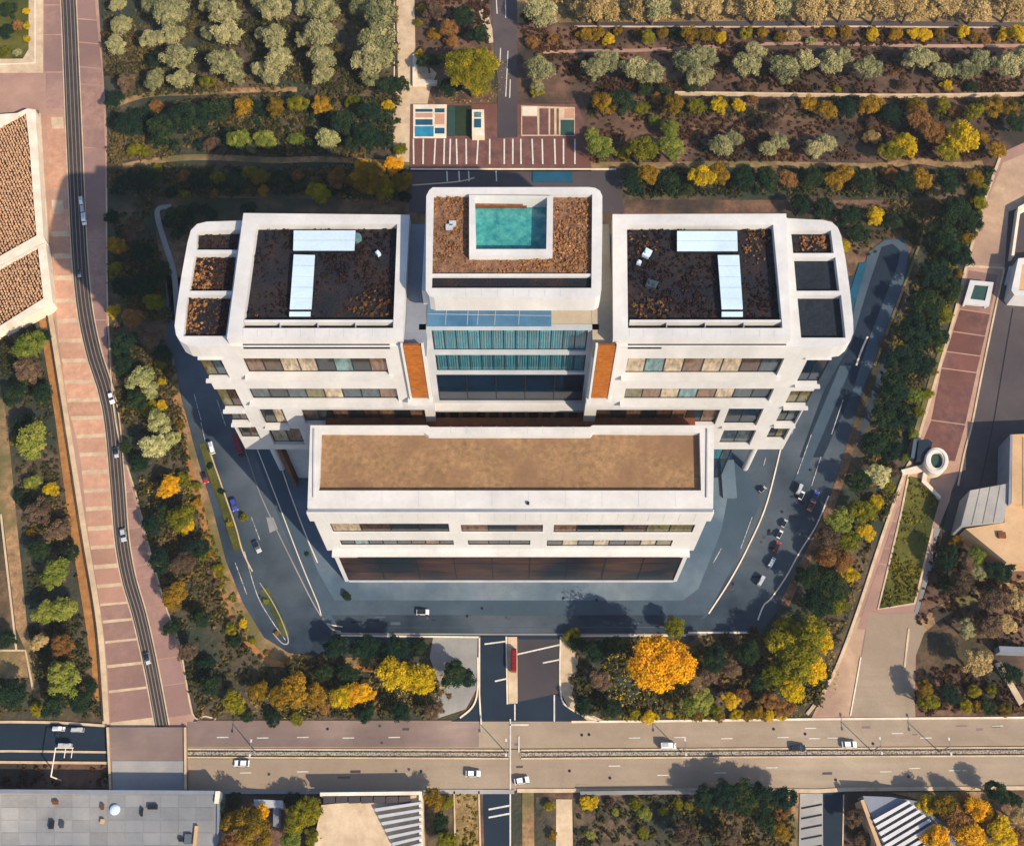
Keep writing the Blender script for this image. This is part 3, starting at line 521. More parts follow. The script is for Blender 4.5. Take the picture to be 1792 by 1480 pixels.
def wing(side):
    if side == 'L':
        outer = [(428, 386), (362, 388), (345, 392), (334, 403), (328, 425), (318, 480), (309, 540), (305.5, 570), (308, 586), (315, 597), (328, 604), (345, 606), (704, 606), (704, 380), (428, 380)]
        holes = [[(345, 405), (421, 402), (415.5, 437.5), (343.6, 437)], [(341, 444.5), (414, 444), (406, 509), (331, 509)], [(328, 516), (405, 516), (395, 588), (320.5, 588)]]
        block = [(426, 373), (717, 376), (704.5, 592), (397, 592)]; opening = [(449, 393), (695, 392), (688, 574), (424, 574)]
        xl, xr = onY(346, 625, YF)[0], G(745, 593, ZD)[0]; slot = (425, 682); bays = [(352, 394, 626, 662), (382, 420, 681, 716), (401, 434, 723, 740), (418, 452, 747, 769)]
        r = {'b1': rect(429, 678, 627, 656, YF), 'b2': rect(438, 696, 680, 702, YF), 'b3': rect(530, 745, 717, 741, YF)}
        low = [(458, 500, 716, 745), (474, 529, 750, 778)]
        pal1 = (GL[4], GL[5], GL[3], GL[3], GL[0], GL[2], GL[0], GL[4]); pal2 = (GL[1], GL[0], GL[1], GL[6], GL[3], GL[1], GL[1], GL[4]); xs = (436, 533)
    else:
        outer = [(1376, 380), (1378, 382), (1415, 384), (1440, 385), (1456, 389), (1466, 398), (1472, 412), (1480, 455), (1487, 505), (1493, 560), (1493.5, 582), (1489, 595), (1478, 604), (1458, 607), (1074, 606), (1074, 380)]
        holes = [[(1384, 403), (1454, 403), (1459, 443), (1388, 443)], [(1389, 450), (1462, 450), (1469, 509), (1394, 509)], [(1395, 516), (1472, 516), (1480, 591), (1402, 591)]]
        block = [(1072, 375), (1376, 374), (1384, 592), (1073, 592)]; opening = [(1097, 393), (1353, 393), (1369.5, 574), (1099, 574)]
        xl, xr = G(1037, 593, ZD)[0], onY(1455, 625, YF)[0]; slot = (1099, 1376); bays = [(1403, 1446, 627, 672), (1378, 1420, 684, 710), (1362, 1398, 715, 742), (1344, 1378, 748, 770)]
        r = {'b1': rect(1096, 1366, 627, 657, YF), 'b2': rect(1093, 1350, 680, 702, YF), 'b3': rect(1042, 1256, 717, 743, YF)}
        low = [(1270, 1330, 715, 745), (1262, 1318, 751, 779)]
        pal1 = (GL[3], GL[2], GL[3], GL[4], GL[3], GL[3], GL[5], GL[1]); pal2 = (GL[6], GL[4], GL[3], GL[2], GL[4], GL[3], GL[1], M['glass_navy']); xs = (1246, 1366)
    zf = onY(893, 625, YF)[1]; zsof = onY(893, 786, YF)[1]; yb = G(893, 388, ZR)[1]
    B('roof_rim', outer, zf, ZR, W, holes)
    for i, h in enumerate(holes): B('terrace_bed', h, zf + 1, ZR - 1.6, M['gravel_dark'] if side == 'L' or i == 0 else M['gravel_blue'])
    B('raised_parapet', block, ZR - .5, ZB, W, [opening]); B('roof_bed', opening, ZR - .6, ZR + .5, M['gravel_dark'])
    # rail and channel at the south edge of the sunk bed
    a, b = opening[3], opening[2]; B('edge_rail', [(a[0] + 3, 559.5), (b[0], 559.5), (b[0], 563), (a[0] + 3, 563)], ZR + .5, ZB - .2, W)
    for i in range(1, 4):
        x = a[0] + (b[0] - a[0]) * i / 4; B('edge_rail', [(x - .5, 563.2), (x + .5, 563.2), (x + .5, 573.5), (x - .5, 573.5)], ZR + .5, ZB - .5, M['white_grey'])
    MB().box(G(slot[0], 604, ZR)[0], G(slot[1], 604, ZR)[0], YF + .25, YF + 1.0, ZR, ZR + .06).build('drain_slot', M['dark'], BLD)
    mb = MB(); mb.box(G(slot[0], 604, ZR)[0], G(slot[1], 604, ZR)[0], YF - .03, YF + .1, ZR - 1.1, ZR - .35); mb.build('drain_slot', M['dark'], BLD)
    # body and front wall
    MB().box(xl + .3, xr - .3, YF + 1.35, yb, zsof + .4, zf).build('wall', W, BLD)
    MB().box(G(704, 593, ZD)[0] if side == 'L' else xl, xr if side == 'L' else G(1074, 593, ZD)[0], YF + .2, yb, zf, ZD).build('roof_deck', M['deck_grey'] if side == 'L' else M['deck_beige'], BLD)  # one deck: west strip painted shaded grey, east strip sunlit beige
    ops = [rect(*q[:2], q[2], q[3], YF) for q in bays] + list(r.values()) + [rect(*q[:2], q[2], q[3], YF) for q in low]
    wall('wall', xl, xr, zsof, zf - .002, YF, ops)
    window(r['b1'], YF, 8, pal1); window(r['b2'], YF, 8, pal2); window(r['b3'], YF, 8, (GL[5], GL[0], GL[4], GL[0], GL[5], GL[4], GL[0], GL[4]))
    for q in bays: window(rect(*q[:2], q[2], q[3], YF), YF, 2, [GL[0], GL[6], GL[5], GL[1]] if side == 'L' else [GL[0], M['glass_navy'], GL[1], GL[6]])
    for q in low: window(rect(*q[:2], q[2], q[3], YF), YF, 2, [GL[3], GL[4], GL[0]] if side == 'L' else [M['glass_navy'], GL[1]])
    for k in ('b1', 'b2'):
        o = r[k]; MB().box(o[0] - .8, o[1] + .8, YF - 1.3, YF - .002, o[2] - .8, o[2] - .05).build('ledge', W, BLD)
    o = ops[0]; MB().box(max(xl, min(p[0] for p in ops[:4])), min(xr, max(p[1] for p in ops[:4]) + .3), YF - .5, YF - .002, zf - .4, zf - .05).build('ledge', W, BLD)
    for q in bays[:3] + low[:1]:
        o = rect(*q[:2], q[2], q[3], YF); MB().box(o[0] - .1, o[1] + .1, YF - .9, YF - .002, o[2] - .6, o[2] - .08).build('ledge', W, BLD)
    # undercroft
    x0, x1 = (onY(490, 786, YF)[0], onY(560, 786, YF)[0]) if side == 'L' else (onY(1240, 786, YF)[0], onY(1292, 786, YF)[0])
    MB().box(x0, x1, YF + 3, yb - 8, 0, zsof + .4).build('stair_core', M['white_grey'] if side == 'L' else GL[1], BLD)
    cx = [xl + (xr - xl) * f for f in (.08, .3, .55)] if side == 'L' else [xl + (xr - xl) * f for f in (.45, .7, .92)]
    for x in cx:
        for y in (YF + 6, yb - 6): MB().tube((x, y, 0), (x, y, zsof + .4), .9, .9, 16).build('column', W, BLD)
    if side == 'L': MB().box(x0 - .8, x0 - .1, YF + .5, YF + 12, 0, zsof).build('fin_wall', M['timber_dark'], BLD)
    else:
        MB().box(x1 + .2, x1 + 4, YF - 3, YF + 8, 0, 1.2).build('entrance_slab', M['apron_light'], BLD)
        window((x0 + .3, x1 - .2, 1.5, zsof - .5), YF + 2.6, 3, [GL[1], M['glass_teal2'], M['glass_navy']], rec=.3, rows=4)
    return r
wing('L'); wing('R')
# roof boxes in a T
for pts in ([(514, 403), (622, 403), (620, 438), (513, 438)], [(514, 445), (551, 446), (545, 541), (507, 541)], [(506.5, 545), (543.5, 545), (543, 553.5), (506, 553.5)],
            [(1185, 404), (1290, 404), (1291, 439), (1185, 439)], [(1256, 446), (1293.5, 446), (1300, 541), (1263, 541)], [(1263, 545), (1300, 545), (1300, 554), (1263, 554)]):
    u = B('rooftop_unit', pts, ZR + .4, ZR + 1.7, M['dark'])
    x0, y0 = pts[0]; wide = pts[1][0] - pts[0][0] > 60
    n = 2 if wide else (5 if pts[2][1] - pts[0][1] > 30 else 1)
    for i in range(n):
        t0, t1 = i / n, (i + 1) / n; lp = lambda p, q, t: (p[0] + (q[0] - p[0]) * t, p[1] + (q[1] - p[1]) * t)
        q = [lp(pts[0], pts[3], t0), lp(pts[1], pts[2], t0), lp(pts[1], pts[2], t1), lp(pts[0], pts[3], t1)]
        g = .35; q = [(q[0][0], q[0][1] + g), (q[1][0], q[1][1] + g), (q[2][0], q[2][1] - g), (q[3][0], q[3][1] - g)]
        P('cover_panel', q, ZR + 1.7, ZR + 1.95 + .04 * (i % 2), M['roof_unit'], u)
MB().tube((*G(625, 420, ZR + .4), ZR + .4), (*G(625, 420, ZR + .4), ZR + 1.6), 1.1, 1.1, 14).build('vent', GL[2], BLD)
for x, y, s in ((662, 446, .4), (1132, 446, .75), (1140, 500, .9), (1118, 462, .35)):
    X, Y = G(x, y, ZR + .5); MB().obox((X, Y), (math.cos(x), math.sin(x)), s * 1.3, s, ZR + .5, ZR + 1.5).obox((X, Y), (1, 0), s * .6, s * .5, ZR + 1.5, ZR + 1.9).build('air_vent', M['roof_unit'] if x != 1140 else GL[1], BLD)
# central deck and tower
xa, xb = G(745, 577, ZD)[0], G(1036, 577, ZD)[0]
MB().box(xa, xb, YC + 1.35, G(893, 345, ZD)[1], 30, ZD).build('roof_deck', M['deck_beige'], BLD)
B('shaded_glass_deck', [(748, 530), (965, 530), (965, 571), (747, 571)], ZD, ZD + .12, M['shaded_glass_deck'])  # glass floor cut to the tower's shadow, its blue shade in the colour
for x in (782, 820, 838, 868, 910): B('deck_joint', [(x, 530), (x + .8, 530), (x - 2.2, 568), (x - 3, 568)], ZD + .12, ZD + .16, M['white_grey'])
B('deck_joint', [(748, 549), (965, 552), (965, 552.6), (748, 549.6)], ZD + .12, ZD + .17, M['white_grey'])
rimT = [(757, 328), (1030, 327.5), (1042, 329), (1050, 334), (1054, 343), (1054, 400), (1052.5, 505), (1050, 516), (1042, 520.5), (1030, 521), (760, 521), (751, 518), (745, 508), (746, 343), (751, 333)]
openT = [(759, 340), (1036.5, 340), (1035, 504), (755.5, 504)]
B('tower_parapet', rimT, ZT - 5.2, ZT, W, [openT]); B('roof_bed', openT, ZT - 5.1, ZT - 1.2, M['gravel_tan'], [[(831, 344), (957.5, 345.5), (956, 436), (833, 436)]])
B('tower_wall', [(746, 345), (1050, 345), (1046, 512), (738, 508)], ZD - 1, ZT - 5.3, W)
B('bed_divider', [(755.8, 479), (1035.2, 479), (1035, 483), (755.7, 483)], ZT - 1.2, ZT - .3, W)
B('dark_channel', [(755.8, 483.3), (1035, 483.3), (1035, 503.8), (755.6, 503.8)], ZT - 1.2, ZT - 1.1, M['gravel_dark'])
B('pool_surround', [(821, 341), (968, 343), (967, 447), (821, 447)], ZT - 4.9, ZT + .5, W, [[(831, 344), (957.5, 345.5), (956, 436), (833, 436)]])
pw = B('pool_water', [(831, 344), (957.5, 345.5), (956, 436), (833, 436)], ZT - 5.0, ZT - 3.2, M['water'])
B('pool_ledge', [(831, 344.5), (922, 344.5), (922, 357), (831, 357)], ZT - 3.2, ZT - 2.0, M['gravel_tan'])
B('pool_ledge', [(833, 357.3), (922, 357.3), (922, 362), (833, 362)], ZT - 3.2, ZT - 2.6, M['timber_dark'])
for x, y in ((786, 396), (792, 390)): B('air_vent', [(x - 6, y - 4), (x + 6, y - 4), (x + 6, y + 4), (x - 6, y + 4)], ZT - 1.2, ZT - .5, M['white_grey'])
# atrium glazing
opsC = [rect(757, 1027, 578, 615, YC), rect(763, 1024, 621, 651, YC), rect(766, 1021, 655.5, 703, YC)]
zc0 = onY(893, 706, YC)[1]
wall('wall', onY(747, 640, YC)[0] - .6, onY(1035, 640, YC)[0] + .6, zc0, ZD, YC, opsC, M['white_grey'])
window(opsC[0], YC, 13, (M['glass_teal'],), rec=.6); window(opsC[1], YC, 13, (M['glass_teal2'],), rec=.6); window(opsC[2], YC, 5, (M['glass_navy'],), rec=.5, rows=2)
ribs = MB()
for o in opsC[:2]:
    for i in range(13):
        dx = (o[1] - o[0]) / 13
        for k in range(1, 5): ribs.box(o[0] + dx * (i + k / 5) - .06, o[0] + dx * (i + k / 5) + .06, YC + .38, YC + .5, o[2] + .5, o[3] - (.6 if i % 3 else 1.6))
tag(ribs.build('glazing_bar', GL[2], BLD), kind='stuff')
yl = G(893, 719, zc0)[1]
MB().box(onY(752, 715, YC)[0], onY(1033, 715, YC)[0], yl, YC - .002, zc0 - .8, zc0 + .3).build('ledge', W, BLD)
zlow = onY(893, 744, yl)[1]
MB().box(onY(700, 730, yl)[0], onY(1090, 730, yl)[0], yl + 1.2, YC + 4, zlow - 4, zc0 - .8).build('wall', M['timber_dark'], BLD)
xa2, xb2 = onY(760, 730, yl)[0], onY(1038, 730, yl)[0]
for i in range(13):
    x = xa2 + (xb2 - xa2) * i / 12; MB().box(x - .5, x + .5, yl + .4, yl + 1.18, zlow - 3, zc0 - .8).build('pier', M['ochre'] if i % 3 else M['soil_warm'], BLD)
    if i < 12: MB().box(x + .8, x + (xb2 - xa2) / 12 - .8, yl + 1.05, yl + 1.17, zlow - 3, zc0 - 1.4).build('window', GL[0] if i % 2 else GL[4], BLD)
# orange timber screens
for x0, x1 in ((712, 743), (1041, 1072)):
    o = rect(x0, x1, 601, 693, YF); xa_, xb_ = onY(x0, 640, YF)[0], onY(x1, 640, YF)[0]
    sc = MB().box(xa_, xb_, YF - .25, YF - .003, o[2], o[3] + .1).build('timber_screen', M['timber_dark'], BLD)
    n = 26; dz = (o[3] - o[2]) / n; s = MB()
    for i in range(n): s.box(xa_ + .1, xb_ - .1, YF - .55, YF - .252, o[2] + dz * i + .1, o[2] + dz * (i + .72))
    tag(s.build('slat', M['timber'], sc), kind='stuff')
    for xx in (xa_ - .5, xb_ + .02): MB().box(xx, xx + .48, YF - .7, YF - .003, o[2] - .3, o[3] + .3).build('screen_frame', W, BLD)
    MB().box(xa_ - 1, xb_ + 1, YF - 1.6, YF - .003, o[2] - 1.6, o[2] - .35).build('ledge', W, BLD)
# south wing
outS = [(543, 744), (748, 744), (752, 747), (1032, 747), (1037, 744), (1250, 744), (1248, 888), (538, 888)]
inS = [(562, 756), (742, 757), (750, 762), (1034, 762), (1038, 756), (1224.5, 757), (1227, 858), (558, 858)]
B('roof_parapet', outS, ZS - 4, ZS, W, [inS]); B('roof_field', inS, ZS - 3, ZS - 1.5, M['roof_tan'])
for x0, x1 in ((548.5, 551), (1237, 1239.5)): B('parapet_upstand', [(x0, 750), (x1, 750), (x1 - 1, 870), (x0 - 1, 870)], ZS, ZS + .35, M['white_grey'])
xl, xr = G(539, 888, ZS)[0], G(1247, 888, ZS)[0]; zb = onY(893, 963, YS)[1]; yback = G(893, 746, ZS)[1]
MB().box(xl + .5, xr - .5, YS + 1.35, yback, zb, ZS - 3.9).build('wall', W, BLD)
MB().box(xl + 1, xr - 1, YS + 4, yback, 0, zb).build('wall', M['white_grey'], BLD)
MB().box(xl + 1, xr - 1, yback - .5, YF + 1, 0, ZS - 9).build('link_roof', M['timber_dark'], BLD)
o1 = [rect(580, 786, 916, 931, YS), rect(807, 950, 918, 931, YS), rect(969, 1214, 918, 932, YS)]
o2 = [rect(596, 794, 945, 954, YS), rect(819, 928, 945, 954, YS), rect(957, 1176, 945, 956, YS)]
slots = [rect(620, 668, 902, 903.2, YS), rect(672, 724, 902, 903.2, YS), rect(770, 850, 903, 904.2, YS), rect(854, 940, 903, 904.2, YS), rect(944, 1012, 903, 904.2, YS), rect(1018, 1062, 903, 904.2, YS), rect(1072, 1140, 903, 904.2, YS), rect(1172, 1226, 903, 904.2, YS)]
wall('wall', xl, xr, zb, ZS - 4.002, YS, o1 + o2)
for s_ in slots: MB().box(s_[0], s_[1], YS - .06, YS - .002, s_[2], s_[3]).build('panel_joint', M['white_grey'], BLD)
MB().box(xl - .2, xr + .2, YS - .55, YS - .003, ZS - 1.35, ZS - .7).build('shadow_gap', M['deck_grey'], BLD)
MB().box(xl - .5, xr + .5, YS - .9, YS - .004, ZS - 6.5, ZS - 1.4).build('fascia', W, BLD)
window(o1[0], YS, 4, (GL[3], GL[5], GL[0], GL[0]), rec=.3); window(o1[1], YS, 3, (GL[4], GL[0], GL[5]), rec=.3); window(o1[2], YS, 6, (GL[4], GL[0], GL[0], GL[5], GL[6], GL[6]), rec=.3)
window(o2[0], YS, 8, (GL[0], GL[2], GL[0], GL[1], GL[0], GL[5], GL[4], GL[0]), rec=.3); window(o2[1], YS, 3, (GL[5], GL[0], GL[0]), rec=.3); window(o2[2], YS, 8, (GL[0], GL[3], GL[1], GL[3], GL[0], GL[5], GL[3], GL[6]), rec=.3)
for o in o1 + o2: MB().box(o[0] - .4, o[1] + .4, YS - .15, YS - .003, o[2] - .45, o[2] - .08).build('sill', W, BLD)
zp = onY(893, 972, YP)[1]; xpl, xpr = G(601, 1018, 0)[0], G(1189, 1018, 0)[0]
xl2, xr2 = onY(583, 970, YP)[0], onY(1205, 970, YP)[0]
MB().box(xl2 - .3, xr2 + .3, YP - .5, YS + 4, zp, zp + .9).build('podium_roof', W, BLD)
MB().box(xl2 + 6, xr2 - 2, YP - .53, YP - .4, zp + .05, zp + .4).build('drain_slot', M['dark'], BLD)
MB().box(xl2, xr2, YP + .9, YS + 4, .2, zp).build('wall', M['dark'], BLD)
for x in (xl2, xr2 - 1.0): MB().box(x, x + 1.0, YP, YP + .9, 0, zp).build('pier', W, BLD)
MB().box(xl2 + 1.0, xr2 - 1.0, YP - .2, YP + .9, 0, .9).build('plinth', M['white_grey'], BLD)
window((xl2 + 1.0, xr2 - 1.0, .9, zp), YP, 9, (M['podium_glass'],), rec=.3, rows=3)
cn = MB()
X = [onY(x, 1005, YP)[0] for x in (700, 930, 1000, 1120)]

# ================================================================== OTHER BUILDINGS
def house(name, label, cat): return empty(name, label=label, cat=cat)
def tiles(roof, px, h, step=.95):
    poly = np.array(L(px, h)); x0, y0 = poly.min(0); x1, y1 = poly.max(0); rn = random.Random(3); mb = MB()
    def inside(x, y):
        c = False; n = len(poly)
        for i in range(n):
            xa, ya = poly[i]; xb_, yb_ = poly[(i + 1) % n]
            if (ya > y) != (yb_ > y) and x < (xb_ - xa) * (y - ya) / (yb_ - ya) + xa: c = not c
        return c
    y = y0 + .3; k = 0
    while y < y1:
        x = x0 + (.5 if k % 2 else 0) * step
        while x < x1:
            if inside(x, y): mb.obox((x + rn.uniform(-.12, .12), y + rn.uniform(-.12, .12)), (1, rn.uniform(-.3, .3)), rn.uniform(.14, .24), rn.uniform(.2, .34), h, h + rn.uniform(.35, .7))
            x += step
        y += step * .9; k += 1
    tag(mb.build('roof_tile', M['tile'], roof), kind='stuff')
for nm, o_, i_ in (('upper', [(-70, 205), (30, 198), (48, 190), (62, 192), (76, 412), (80, 422), (66, 430), (-70, 500)], [(-70, 255), (0, 222), (45, 197), (52, 260), (57, 330), (64, 412), (0, 448), (-70, 480)]),
                   ('lower', [(-70, 502), (66, 431), (80, 424), (92, 528), (82, 538), (-70, 612)], [(-70, 510), (0, 470), (66, 433), (76, 522), (0, 570), (-70, 602)])):
    hs = house('tiled_house', 'clay tiled house at the left edge, ' + ('north of the diagonal gutter' if nm == 'upper' else 'south of the diagonal gutter'), 'building')
    P('parapet', o_, 0, 4.2, M['white_kerb'], hs, [i_]); rf = P('roof', i_, 0, 3.5, M['tile_base'], hs); tiles(rf, i_, 3.5)
ribbon('kerb', [(70, 200), (84, 420), (92, 535)], .6, .5, M['pale'])
for x, y, q in ((97, 205, 20), (100, 285, 30), (105, 350, 24)): P('paving_panel', [(84 + q / 4, y), (110, y), (112, y + q), (86 + q / 4, y + q)], .1, .2, M['pale'] if q < 25 else M['panel'], prom)
hs = house('concrete_hall', 'big flat grey concrete roof at the bottom left below the bridge', 'building')
P('roof', [(-80, 1386), (380, 1388), (377, 1600), (-80, 1600)], 0, 6, M['grey_concrete'], hs)
P('parapet', [(-80, 1380), (384, 1383), (381, 1600), (377.5, 1600), (380, 1389), (-80, 1387)], 0, 6.5, M['deck_grey'], hs)
for x0, x1, y0, y1 in [(2 + i * 31 + .4, 2 + (i + 1) * 31 - .4, 1390 + j * 22 + .4, 1390 + (j + 1) * 22 - .4) for i in range(12) for j in range(5)]:
    P('roof_slab', [(x0, y0), (x1, y0), (x1, y1), (x0, y1)], 6, 6.05 + .02 * rng.random(), M['grey_concrete'], hs)
X, Y = G(201, 1416, 6.1); mb = MB()
for i in range(4):
    r0, r1 = 1.3 * math.cos(i * .38), 1.3 * math.cos((i + 1) * .38); mb.tube((X, Y, 6.1 + .9 * math.sin(i * .38)), (X, Y, 6.1 + .9 * math.sin((i + 1) * .38)), r0, max(r1, .02), 16)
mb.build('dome_light', M['roof_unit'], hs)
for x, y, a, b, m in ((268, 1412, 1.1, .5, 'dark'), (91, 1443, .5, .9, 'dark'), (109, 1443, .4, .7, 'asphalt'), (330, 1468, .8, 1.1, 'asphalt'), (343, 1462, .35, 2.2, 'beige_roof'), (180, 1412, .3, .6, 'timber_dark'), (180, 1437, .4, .5, 'beige_roof'), (98, 1404, .6, .4, 'timber_dark'), (249, 1421, .2, .9, 'dark'), (381, 1395, .5, 1.4, 'white_kerb'), (318, 1469, .5, .4, 'dark')):
    X, Y = G(x, y, 6.1); MB().box(X - a, X + a, Y - b, Y + b, 6.05, 6.9).build('roof_hatch', M[m], hs)

hs = house('gabled_house', 'house at the right edge with grey seamed roof beside a beige flat roof', 'building')
P('roof', [(1697, 858), (1768, 845), (1757, 912), (1681, 920)], 0, 8, M['grey_concrete'], hs)
for i in range(4):
    t0, t1 = i / 4 + .01, (i + 1) / 4 - .01
    P('roof_panel', [(1697 + 71 * t0, 858 - 13 * t0), (1697 + 71 * t1, 858 - 13 * t1), (1681 + 76 * t1, 920 - 8 * t1), (1681 + 76 * t0, 920 - 8 * t0)], 8, 8.15, M['grey_concrete'], hs)
P('roof', [(1772, 760), (1900, 755), (1900, 900), (1770, 880)], 0, 8.6, M['beige_roof'], hs)
P('roof', [(1759, 882), (1900, 901), (1900, 985), (1762, 984), (1690, 925), (1758, 914)], 0, 7.2, M['beige_roof'], hs)
P('roof_edge', [(1768, 760), (1772, 760), (1769, 882), (1765, 882)], 0, 8.8, M['deck_grey'], hs)
for x in (1790, 1815, 1840): P('roof_seam', [(x, 765), (x + .8, 765), (x + .8, 890), (x, 888)], 8.6, 8.72, M['soil_warm'], hs)
X, Y = G(1752, 937, 7.2); MB().box(X - 1, X + 1, Y - .8, Y + .8, 7.2, 7.9).build('roof_hatch', M['timber_dark'], hs)
hs = house('white_villa', 'white villa roof with stepped corners cut off by the right edge', 'building')
P('roof', [(1782, 452), (1900, 445), (1900, 526), (1775, 516), (1770, 508)], 0, 6, M['white'], hs, [[(1789, 460), (1895, 454), (1895, 512), (1783, 508)]]); P('roof_field', [(1789, 460), (1895, 454), (1895, 512), (1783, 508)], 0, 5.4, M['beige_roof'], hs)
P('step', [(1766, 466), (1780, 464), (1776, 500), (1758, 498)], 0, .5, M['white_grey'], hs); P('step', [(1770, 470), (1779, 469), (1776, 496), (1766, 495)], .4, .8, M['white'], hs)
P('wall', [(1782, 362), (1900, 300), (1900, 308), (1786, 368), (1775, 448), (1770, 448)], 0, 3, M['white_kerb'], hs)
hs = house('square_pavilion', 'square white framed pavilion with dark green roof on the east promenade', 'pavilion')
P('frame', [(1698, 490), (1739, 494), (1731, 535), (1686, 531)], 2.4, 3.2, M['white'], hs, [[(1706, 498), (1730, 500), (1724, 526), (1698, 523)]]); P('roof', [(1706, 498), (1730, 500), (1724, 526), (1698, 523)], 2.3, 2.9, M['court_teal'], hs)
for x, y in ((1701, 493), (1735, 497), (1728, 531), (1690, 528)): q = G(x, y, 2.4); MB().box(q[0] - .3, q[0] + .3, q[1] - .3, q[1] + .3, 0, 2.4).build('post', M['white'], hs)
hs = house('ring_pavilion', 'round white ring pavilion with dark centre beside the pointed lawn', 'pavilion')
el = lambda cx, cy, a, b, n=32: [(cx + a * math.cos(2 * math.pi * i / n), cy + b * math.sin(2 * math.pi * i / n)) for i in range(n)]
P('ring_wall', el(1639, 806, 21, 23), 0, 3.6, M['white_kerb'], hs, [el(1640, 805, 11, 14)]); P('inner_roof', el(1640, 805, 11, 14), 0, 2.6, M['court_teal'], hs); P('coping', el(1639, 806, 18.5, 20.5), 3.6, 3.9, M['white'], hs, [el(1640, 805, 14, 17)])
wl = P('retaining_wall', [(1577, 822), (1616, 812), (1618, 824), (1580, 829)], 0, 1.2, M['white_kerb']); tag(wl, 'short white wall running west from the ring pavilion above the lawn', 'wall')
wl = P('retaining_wall', [(1616, 826), (1623, 828), (1622, 842), (1647, 868), (1645, 873), (1613, 843)], 0, 1.2, M['white_kerb']); tag(wl, 'angled white wall running from the ring pavilion along the lawn', 'wall')
hs = house('kiosk', 'small dark rooftop kiosk with pale glass side just west of the ring pavilion', 'kiosk')
P('roof', [(1608, 770), (1624, 768), (1632, 774), (1622, 808), (1604, 806)], 0, 2.8, M['asphalt_navy'], hs); P('wall', [(1599, 768), (1606, 767), (1600, 802), (1594, 800)], 0, 2.4, M['apron'], hs)
hs = house('terrace_house', 'sandy terrace house with slatted pergola below the main road', 'building')
P('roof', [(562, 1408), (740, 1390), (744, 1600), (540, 1600), (550, 1470)], 0, 5, M['pale'], hs)
P('parapet', [(560, 1386), (738, 1384), (741, 1600), (735, 1600), (733, 1390), (560, 1392)], 0, 5.8, M['white_kerb'], hs)
for i in range(7):
    x = 566 + i * 22; P('pergola_panel', [(x, 1393), (x + 20, 1392.6), (x + 20, 1404), (x, 1405)], 5, 5.6, M['asphalt_grey'], hs)
for i in range(7):
    y = 1402 + i * 12; P('beam', [(655 + 6 * i, y + 12), (738, y), (739, y + 4), (657 + 6 * i, y + 17)], 5, 6.2, M['white_grey'], hs)
hs = house('ribbed_hall', 'white ribbed canopy roof fanning out at the bottom right', 'building')
P('roof', [(1510, 1392), (1560, 1394), (1610, 1402), (1640, 1432), (1680, 1445), (1640, 1600), (1560, 1600), (1530, 1440)], 0, 5, M['deck_grey'], hs)
for i in range(8):
    P('rib', [(1528 + i * 5, 1434 + i * 11), (1590 + i * 9, 1400 + i * 8), (1594 + i * 9, 1404 + i * 8), (1532 + i * 5, 1440 + i * 11)], 5, 6.4, M['white'], hs)
P('gutter', [(1506, 1400), (1512, 1398), (1550, 1500), (1543, 1502)], 0, 5.6, M['beige_roof'], hs)
hs = house('garden_shed', 'small white flat roof behind the orange trees at the bottom left', 'shed'); P('roof', [(444, 1398), (494, 1400), (496, 1413), (446, 1411)], 0, 3.5, M['white_grey'], hs); P('roof_edge', [(478, 1413), (488, 1413), (488, 1445), (478, 1445)], 0, 3.2, M['deck_grey'], hs)
hs = house('gate_lodge', 'small grey gate lodge in the scrub at the lower right', 'shed'); P('roof', [(1748, 1130), (1800, 1132), (1800, 1142), (1750, 1140)], 0, 3.4, M['deck_grey'], hs); P('ramp', [(1742, 1160), (1752, 1158), (1793, 1228), (1784, 1234)], .1, 1.0, M['pale'], hs)
wl = P('boundary_wall', [(1015, 1384), (1310, 1381), (1310, 1387), (1016, 1390)], 0, 1.6, M['grey_concrete']); tag(wl, 'long grey wall between the main road and the scrub garden', 'wall')
wl = P('screen_box', [(1008, 1372), (1030, 1372), (1030, 1374), (1008, 1374)], 0, .2, M['road']); struct(wl); wl.name = 'road_patch'

# gantry and lamps
g = empty('sign_gantry', (*G(107, 1365), 0), label='thin white gantry pole over the lower road at the far left', cat='gantry')
X, Y = G(107, 1365); X2, Y2 = G(107, 1316)
gm = MB(); gm.tube((0, 0, 0), (0, 0, 7), .22, .16); gm.build('pole', M['white_kerb'], g)
MB().tube((0, 0, 7), (0, Y2 - Y, 7), .16, .14).build('arm', M['white_kerb'], g)
for i, x in enumerate((16, 27)): MB().tube((x * .155, Y2 - Y, 7), (x * .155, Y2 - Y - 2.4, 7), .1, .1).build('bracket', M['white_kerb'], g)
MB().tube((0, Y2 - Y, 7), (4.4, Y2 - Y, 7), .12, .12).build('crossbar', M['white_kerb'], g)
lamps = [(450, 1318, 'west of the junction'), (886, 1317, 'right at the junction'), (1192, 1316, 'beside the white car on the tramway'), (1525, 1314, 'east of the small white car'), (1643, 1315, 'nearest the right edge')]
lproto = None
for x, y, wh in lamps:
    if lproto is None:
        a = MB().tube((0, 0, 0), (0, 0, 8), .14, .09).build('pole', M['rail'], None); b_ = MB().tube((0, -1.6, 8), (0, 1.6, 8), .07, .07).build('arm', M['rail'], None)
        c1 = MB().box(-.2, .2, -2.1, -1.4, 7.9, 8.1).build('lamp_head', M['white'], None); c2 = MB().box(-.2, .2, 1.4, 2.1, 7.9, 8.1).build('lamp_head', M['white'], None); lproto = [a, b_, c1, c2]; cp = lproto
    else:
        cp = []
        for q in lproto: q2 = q.copy(); COL.objects.link(q2); cp.append(q2)
    r = empty('street_lamp', (*G(x, y), .2), label='slim twin arm street lamp on the tram reservation ' + wh, cat='lamp', group='street lamps along the tramway')
    for q in cp: q.parent = r

